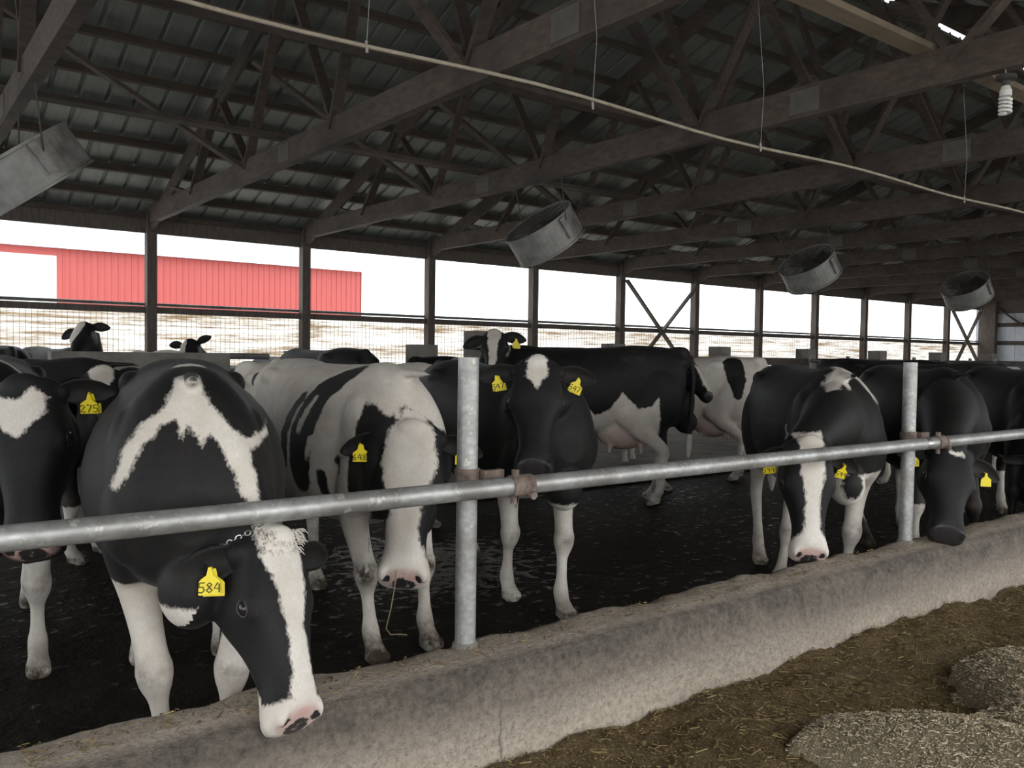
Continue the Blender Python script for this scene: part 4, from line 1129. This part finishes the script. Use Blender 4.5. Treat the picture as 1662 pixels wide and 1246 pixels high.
blaze = lambda w0, w1, w2, w3, w4=.085: ('w', 'hpoly', [(-w0, -.1), (w0, -.1), (w1, .25), (w2, .5), (w3, .74), (w4, .88), (w4, 1.15), (-w4, 1.15), (-w4, .88), (-w3, .74), (-w2, .5), (-w1, .25)])
# A: star-faced cow at the left edge
make_cow('A', 'black cow with a heart-shaped white forehead star, cut off by the left edge', dict(ops=[
    ('w', 'hpoly', [(-.085, .16), (-.06, .08), (0, .11), (.05, .06), (.085, .13), (.08, .22), (.045, .29), (.0, .36), (-.05, .28)], .05),
    ('w', 'cap', [(.0, 0, 1.43, .05), (.1, .12, 1.30, .03), (.16, .19, 1.10, .012), (.2, .2, .95, .006)]), ('w', 'cap', [(.0, 0, 1.43, .05), (.1, -.12, 1.30, .03), (.16, -.19, 1.10, .012)])] + legs(.60, .5)),
    nose='pink', tags=('275', None), chain=False, vox=.012)
# B
make_cow('B', 'black cow with white shoulder collar reaching its pale-blazed head over the curb', dict(ops=[
    ('w', 'front', [(-0.047, 1.365), (0.021, 1.374), (0.048, 1.308), (0.112, 1.221), (0.151, 1.188), (0.252, 1.206), (0.242, 1.181), (0.168, 1.15), (0.184, 1.058), (0.199, 0.958), (0.176, 0.949), (0.132, 1.047), (0.087, 1.151), (0.054, 1.203), (0.029, 1.165), (0.009, 1.202), (-0.014, 1.231), (-0.029, 1.198), (-0.045, 1.248), (-0.088, 1.23), (-0.138, 1.167), (-0.179, 1.091), (-0.208, 1.036), (-0.223, 1.052), (-0.198, 1.147), (-0.158, 1.21), (-0.088, 1.285), (-0.053, 1.323)], -.15, .62),
    ('w', 'cap', [(.03, 0, 1.43, .06), (-.08, 0, 1.44, .02)]),
    ('w', 'cap', [(-.4, 0, 1.42, .06), (-.6, .05, 1.42, .03)]),
    ('w', 'hpoly', [(-.07, -.15), (.085, -.15), (.075, .12), (.055, .32), (.034, .5), (.036, .7), (.05, .86), (.13, .865), (.13, 1.2), (-.13, 1.2), (-.13, .865), (-.05, .86), (-.034, .7), (-.03, .5), (-.05, .3), (-.085, .12)], .20),
    ('w', 'hside', -1, [(.38, -.275), (.55, -.205), (.70, -.165), (.84, -.12), (.88, -.05), (.9, -.3), (.6, -.36), (.38, -.36)]),
    ('w', 'hside', 1, [(.38, -.275), (.55, -.205), (.70, -.165), (.84, -.12), (.88, -.05), (.9, -.3), (.6, -.36), (.38, -.36)]),
    ('w', 'below', .72, (-.3, .3, -.6, 0.02)), ('w', 'below', .70, (.12, .55, -.2, .2)), 
    ('w', 'below', .32, (-.3, .4, 0, .6)), ('w', 'below', .5, (-2, -.5, -.6, .6))]),
    nose='pink', tags=(None, '584'), chain=True, tuft=1.0, vox=.011, brisket=1.0, tagoff=.06, headw=1.2, bodyw=1.03, neckw=1.0, ears=(None, ((.62, .0, -.75), (.8, .3, .6))))
# C
make_cow('C', 'white-shouldered cow with a wide white forehead and a straw hanging from its mouth', dict(base='w', ops=[
    ('b', 'cap', [(.05, -.1, 1.50, .02), (-.12, -.12, 1.38, .08), (-.25, -.22, 1.25, .10), (-.30, -.30, 1.05, .12), (-.32, -.33, .85, .10), (-.38, -.33, .75, .06)]),
    ('b', 'cap', [(-.42, -.24, 1.22, .04), (-.50, -.29, 1.05, .05), (-.50, -.33, .90, .04)]),
    ('b', 'cap', [(-.12, -.28, .86, .045), (-.12, -.28, .76, .05)]), ('b', 'cap', [(.08, -.22, .86, .03), (.06, -.22, .78, .03)]),
    ('b', 'cap', [(.0, .05, 1.44, .05), (-.2, .10, 1.42, .10)]),
    ('b', 'cap', [(-1.45, -.1, 1.36, .05), (-1.52, -.14, 1.2, .07)]), ('w', 'cap', [(-.27, -.24, 1.23, .018), (-.33, -.31, 1.08, .026)]), ('w', 'cap', [(-.20, -.30, 1.02, .03), (-.24, -.33, .93, .02)]), ('b', 'cap', [(.02, -.26, .95, .028), (.05, -.26, .92, .024)]), ('b', 'cap', [(-.62, -.34, .86, .05), (-.66, -.34, .74, .06)]),
    ('b', 'front', [(-0.277, 0.84), (-0.275, 1.024), (-0.258, 1.126), (-0.207, 1.197), (-0.158, 1.235), (-0.142, 1.184), (-0.124, 1.171), (-0.103, 1.191), (-0.096, 1.132), (-0.083, 1.123), (-0.075, 1.211), (-0.045, 1.22), (-0.001, 1.187), (0.019, 1.179), (0.052000000000000005, 1.154), (0.11200000000000002, 1.1), (0.17200000000000001, 1.02), (0.24200000000000002, 0.9), (0.24200000000000002, 0.64), (-0.277, 0.64)], .16),
    ('b', 'head',), ('w', 'hpoly', [(-.03, -.12), (.04, -.12), (.085, .06), (.103, .22), (.085, .36), (.06, .46), (.05, .58), (.052, .72), (.075, .82), (.14, .86), (.14, 1.2), (-.14, 1.2), (-.14, .80), (-.09, .74), (-.06, .6), (-.055, .48), (-.085, .36), (-.10, .22), (-.085, .06)], .125),
    ('w', 'hside', -1, [(.78, -.02), (.8, -.3), (1.2, -.3), (1.2, .1)]), ('w', 'below', .66)]),
    nose='pink', tags=('', '648'), chain=.86, bodyw=.9, tagoff=.09, dirt=1.9, vox=.011, neckw=.88, ears=(((.93, .1, -.1), (.8, .5, 0)), ((.93, .16, .02), (.8, .5, 0))))
# D
make_cow('D', 'black cow with a small white forehead star looking straight ahead beside the steel post', dict(ops=[
    ('w', 'hpoly', [(-.045, .02), (.0, -.07), (.045, .01), (.05, .16), (.02, .22), (.0, .28), (-.025, .22), (-.055, .17)], .05),
    ('w', 'below', .66, (-.5, 1, -.6, .6)), ('b', 'cap', [(.1, .1, .62, .03), (.1, .12, .55, .02)]), ('b', 'cap', [(.07, .22, .60, .035), (.05, .2, .52, .02)]), ('b', 'cap', [(.12, .2, .50, .016)]), ('b', 'cap', [(.05, -.1, .6, .07), (.0, -.08, .42, .05)]),
    ('w', 'below', .5, (-2, -.5, -.6, .6)), ('w', 'cap', [(-.2, -.10, 1.40, .035), (.02, -.12, 1.40, .035)])]),
    nose='dark', tags=('547', '547'), vox=.011, eartilt=(-22, 12), ears=(((.94, .0, -.02), (.75, .5, 0)), ((.94, .0, -.06), (.75, .5, 0))))
# I
make_cow('I', 'black cow with a long narrow white blaze feeding over the curb at right', dict(ops=[
    ('w', 'front', [(-0.166, 1.222), (-0.118, 1.312), (-0.031, 1.4), (0.035, 1.43), (0.102, 1.393), (0.166, 1.306), (0.22, 1.2), (0.19, 1.2), (0.103, 1.318), (0.056, 1.353), (0.02, 1.333), (0.01, 1.282), (-0.022, 1.283), (-0.022, 1.324), (-0.092, 1.27)], -.12, .36),
    ('w', 'cap', [(.0, -.29, 1.05, .012), (.04, -.30, .95, .05), (.06, -.30, .90, .02)]),
    blaze(.062, .058, .034, .036, .10), ('w', 'hside', 1, [(.82, .05), (.84, -.3), (1.2, -.3), (1.2, .1)]), ('w', 'hside', -1, [(.82, .05), (.84, -.3), (1.2, -.3), (1.2, .1)]),
    ('w', 'below', .80, (-.6, .4, -.6, .6)), ('b', 'cap', [(.2, 0, .85, .15), (.1, -.1, .9, .12)]), ('w', 'below', .74, (-2, -.5, -.6, .6))]),
    nose='pink', tags=('599', '599'), vox=.013, eartilt=(-14, 8), ears=(((.9, .25, -.3), (.75, .5, 0)), ((.9, .25, -.3), (.75, .5, 0))))
# J
make_cow('J', 'all-black cow with a tiny white dash on its forehead behind the right steel post', dict(ops=[
    ('w', 'hpoly', [(-.042, .07), (-.01, .085), (.05, .06), (.052, .115), (.03, .115), (-.005, .135), (-.035, .11)], .05), ('w', 'below', .42, (-.3, .4, -.6, 0)), ('w', 'below', .5, (-2, -.6, -.6, .6))]),
    nose='dark', tags=('', '551'), vox=.013, headw=1.3, ears=(((.95, .12, -.12), (.8, .5, 0)), ((.95, .12, -.12), (.8, .5, 0))))
make_cow('K', 'black cow cut off by the right edge of the picture', dict(ops=[('w', 'below', .66, (-.3, .4, -.6, 0)), ('w', 'below', .4, (-2, -.6, -.6, .6))]), nose='dark', vox=.018)
make_cow('N', 'white-backed cow with black patches standing behind the steel post left of centre', dict(base='w', ops=[
    ('b', 'cap', [(-.25, -.32, 1.08, .10), (-.05, -.3, 1.0, .14), (.1, -.27, 1.0, .1)]), ('b', 'cap', [(-.1, -.3, .95, .10), (-.1, -.3, .8, .05)]), ('b', 'cap', [(-.45, -.33, .9, .06), (-.5, -.33, .85, .05)]), ('b', 'head',)]), nose='dark', vox=.016)
make_cow('M', 'black cow with a white forehead and tiny tag standing before the concrete partition wall', dict(ops=[('w', 'hpoly', [(-.08, .0), (.08, -.05), (.07, .2), (.03, .34), (-.03, .36), (-.07, .2)], .05), ('w', 'below', .4)]), nose='dark', tags=('', ''), vox=.016)
make_cow('E', 'black and white cow standing broadside behind, its white-blazed head turned to the camera', dict(ops=[
    ('w', 'hpoly', [(-.05, -.1), (.07, -.1), (.085, .1), (.06, .35), (.045, .6), (.04, 1.1), (-.02, 1.1), (-.03, .6), (-.045, .35), (-.055, .1)], .10),
    ('w', 'cap', [(.12, .02, 1.42, .08), (.14, .12, 1.32, .08), (.18, .17, 1.22, .05)]),
    ('w', 'side', 1, [(-.4, .5), (-.48, .72), (-.60, .92), (-.72, .80), (-.84, .84), (-.96, 1.0), (-1.10, .86), (-1.22, .88), (-1.28, .98), (-1.30, .5)]),
    ('w', 'below', .62), ('w', 'cap', [(-1.40, -.2, .9, .08), (-1.35, -.2, .7, .08)])]),
    nose='dark', tags=('', None), udder=True, vox=.016)
make_cow('G', 'mostly white cow seen from behind with a black hip patch and pink udder', dict(base='w', ops=[
    ('b', 'cap', [(-1.22, .2, 1.33, .11), (-1.28, .26, 1.15, .10), (-1.30, .28, .98, .05)]), ('b', 'cap', [(-.5, .3, 1.3, .14), (-.4, .34, 1.1, .15)]), ('b', 'head',)]), nose='dark', udder=True, vox=.018)
make_cow('H', 'black cow with a thin white blaze, its head lowered behind the broadside cow', dict(ops=[('w', 'hpoly', [(-.06, .2), (.06, .2), (.055, .95), (-.055, .95)], .10), ('w', 'cap', [(-.3, .1, 1.42, .10)]), ('w', 'below', .4)]), nose='dark', vox=.018)
bgk = dict(vox=.026, eyes=False)
make_cow('P1', 'black cow whose rounded back shows above the white-rumped cow', dict(ops=[('w', 'below', .4)]), nose='dark', Lh=.56, **bgk)
make_cow('P2', 'black-backed cow with a small white hip patch just left of the steel post', dict(ops=[('w', 'cap', [(-1.0, -.2, 1.36, .10), (-1.1, -.25, 1.3, .09)]), ('w', 'cap', [(-.95, 0, 1.42, .10)]), ('w', 'below', .4)]), nose='dark', Lh=.56, **bgk)
make_cow('Q1', 'white-faced black cow lifting its head above the concrete partition wall', dict(ops=[('w', 'hpoly', [(-.11, -.1), (.05, -.1), (.04, .25), (-.03, .5), (-.10, .7), (-.13, .3)], .15), ('w', 'cap', [(.1, .15, 1.3, .12), (-.1, .2, 1.35, .12)])]), nose='dark', Lh=.56, vox=.02)
make_cow('Q2', 'white-backed cow seen over the middle of the concrete partition wall', dict(base='w', ops=[('b', 'cap', [(-.9, 0, 1.4, .12)]), ('b', 'cap', [(.3, 0, 1.2, .3)]), ('b', 'head',)]), nose='dark', Lh=.56, **bgk)
make_cow('Q3', 'black cow with upright ears showing over the right end of the concrete wall', dict(ops=[('w', 'hpoly', [(-.11, -.1), (-.02, -.1), (-.02, .5), (-.1, .5)], .15), ('w', 'cap', [(-.5, 0, 1.42, .1)])]), nose='dark', Lh=.56, ears=(((.8, -.5, .1), (.8, .5, 0)), ((.8, -.5, .1), (.8, .5, 0))), **bgk)
make_cow('Q4', 'black cow whose back shows over the left end of the concrete partition wall', dict(ops=[('w', 'below', .4)]), nose='dark', Lh=.56, **bgk)
make_cow('Q5', 'black cow standing low behind the bent stall pipes right of the concrete wall', dict(ops=[('w', 'below', .4)]), nose='dark', Lh=.56, **bgk)
make_cow('R1', 'black cow standing among the stall loops at the far right', dict(ops=[('w', 'below', .4)]), nose='dark', Lh=.56, **bgk)
make_cow('R2', 'black cow behind the cut-off cow at the right edge', dict(ops=[('w', 'below', .4)]), nose='dark', Lh=.56, **bgk)

# straw stalk hanging from the lips of the wide-faced cow
c_m = COWS['C']['muz']
mbS = MB().tube([(0, 0, .06), (-.012, -.01, 0), (-.035, -.02, -.09), (-.055, -.02, -.16), (-.04, -.03, -.185), (.0, -.03, -.19), (.035, -.03, -.20)], [.0022] * 7, 6)
so = mbS.obj('straw_stalk', M['straw_pale'], label='single straw stalk hanging from the mouth of the wide-faced cow', cat='straw stalk')
so.location = (c_m[0] - .02, c_m[1] + .0, c_m[2] - .0)
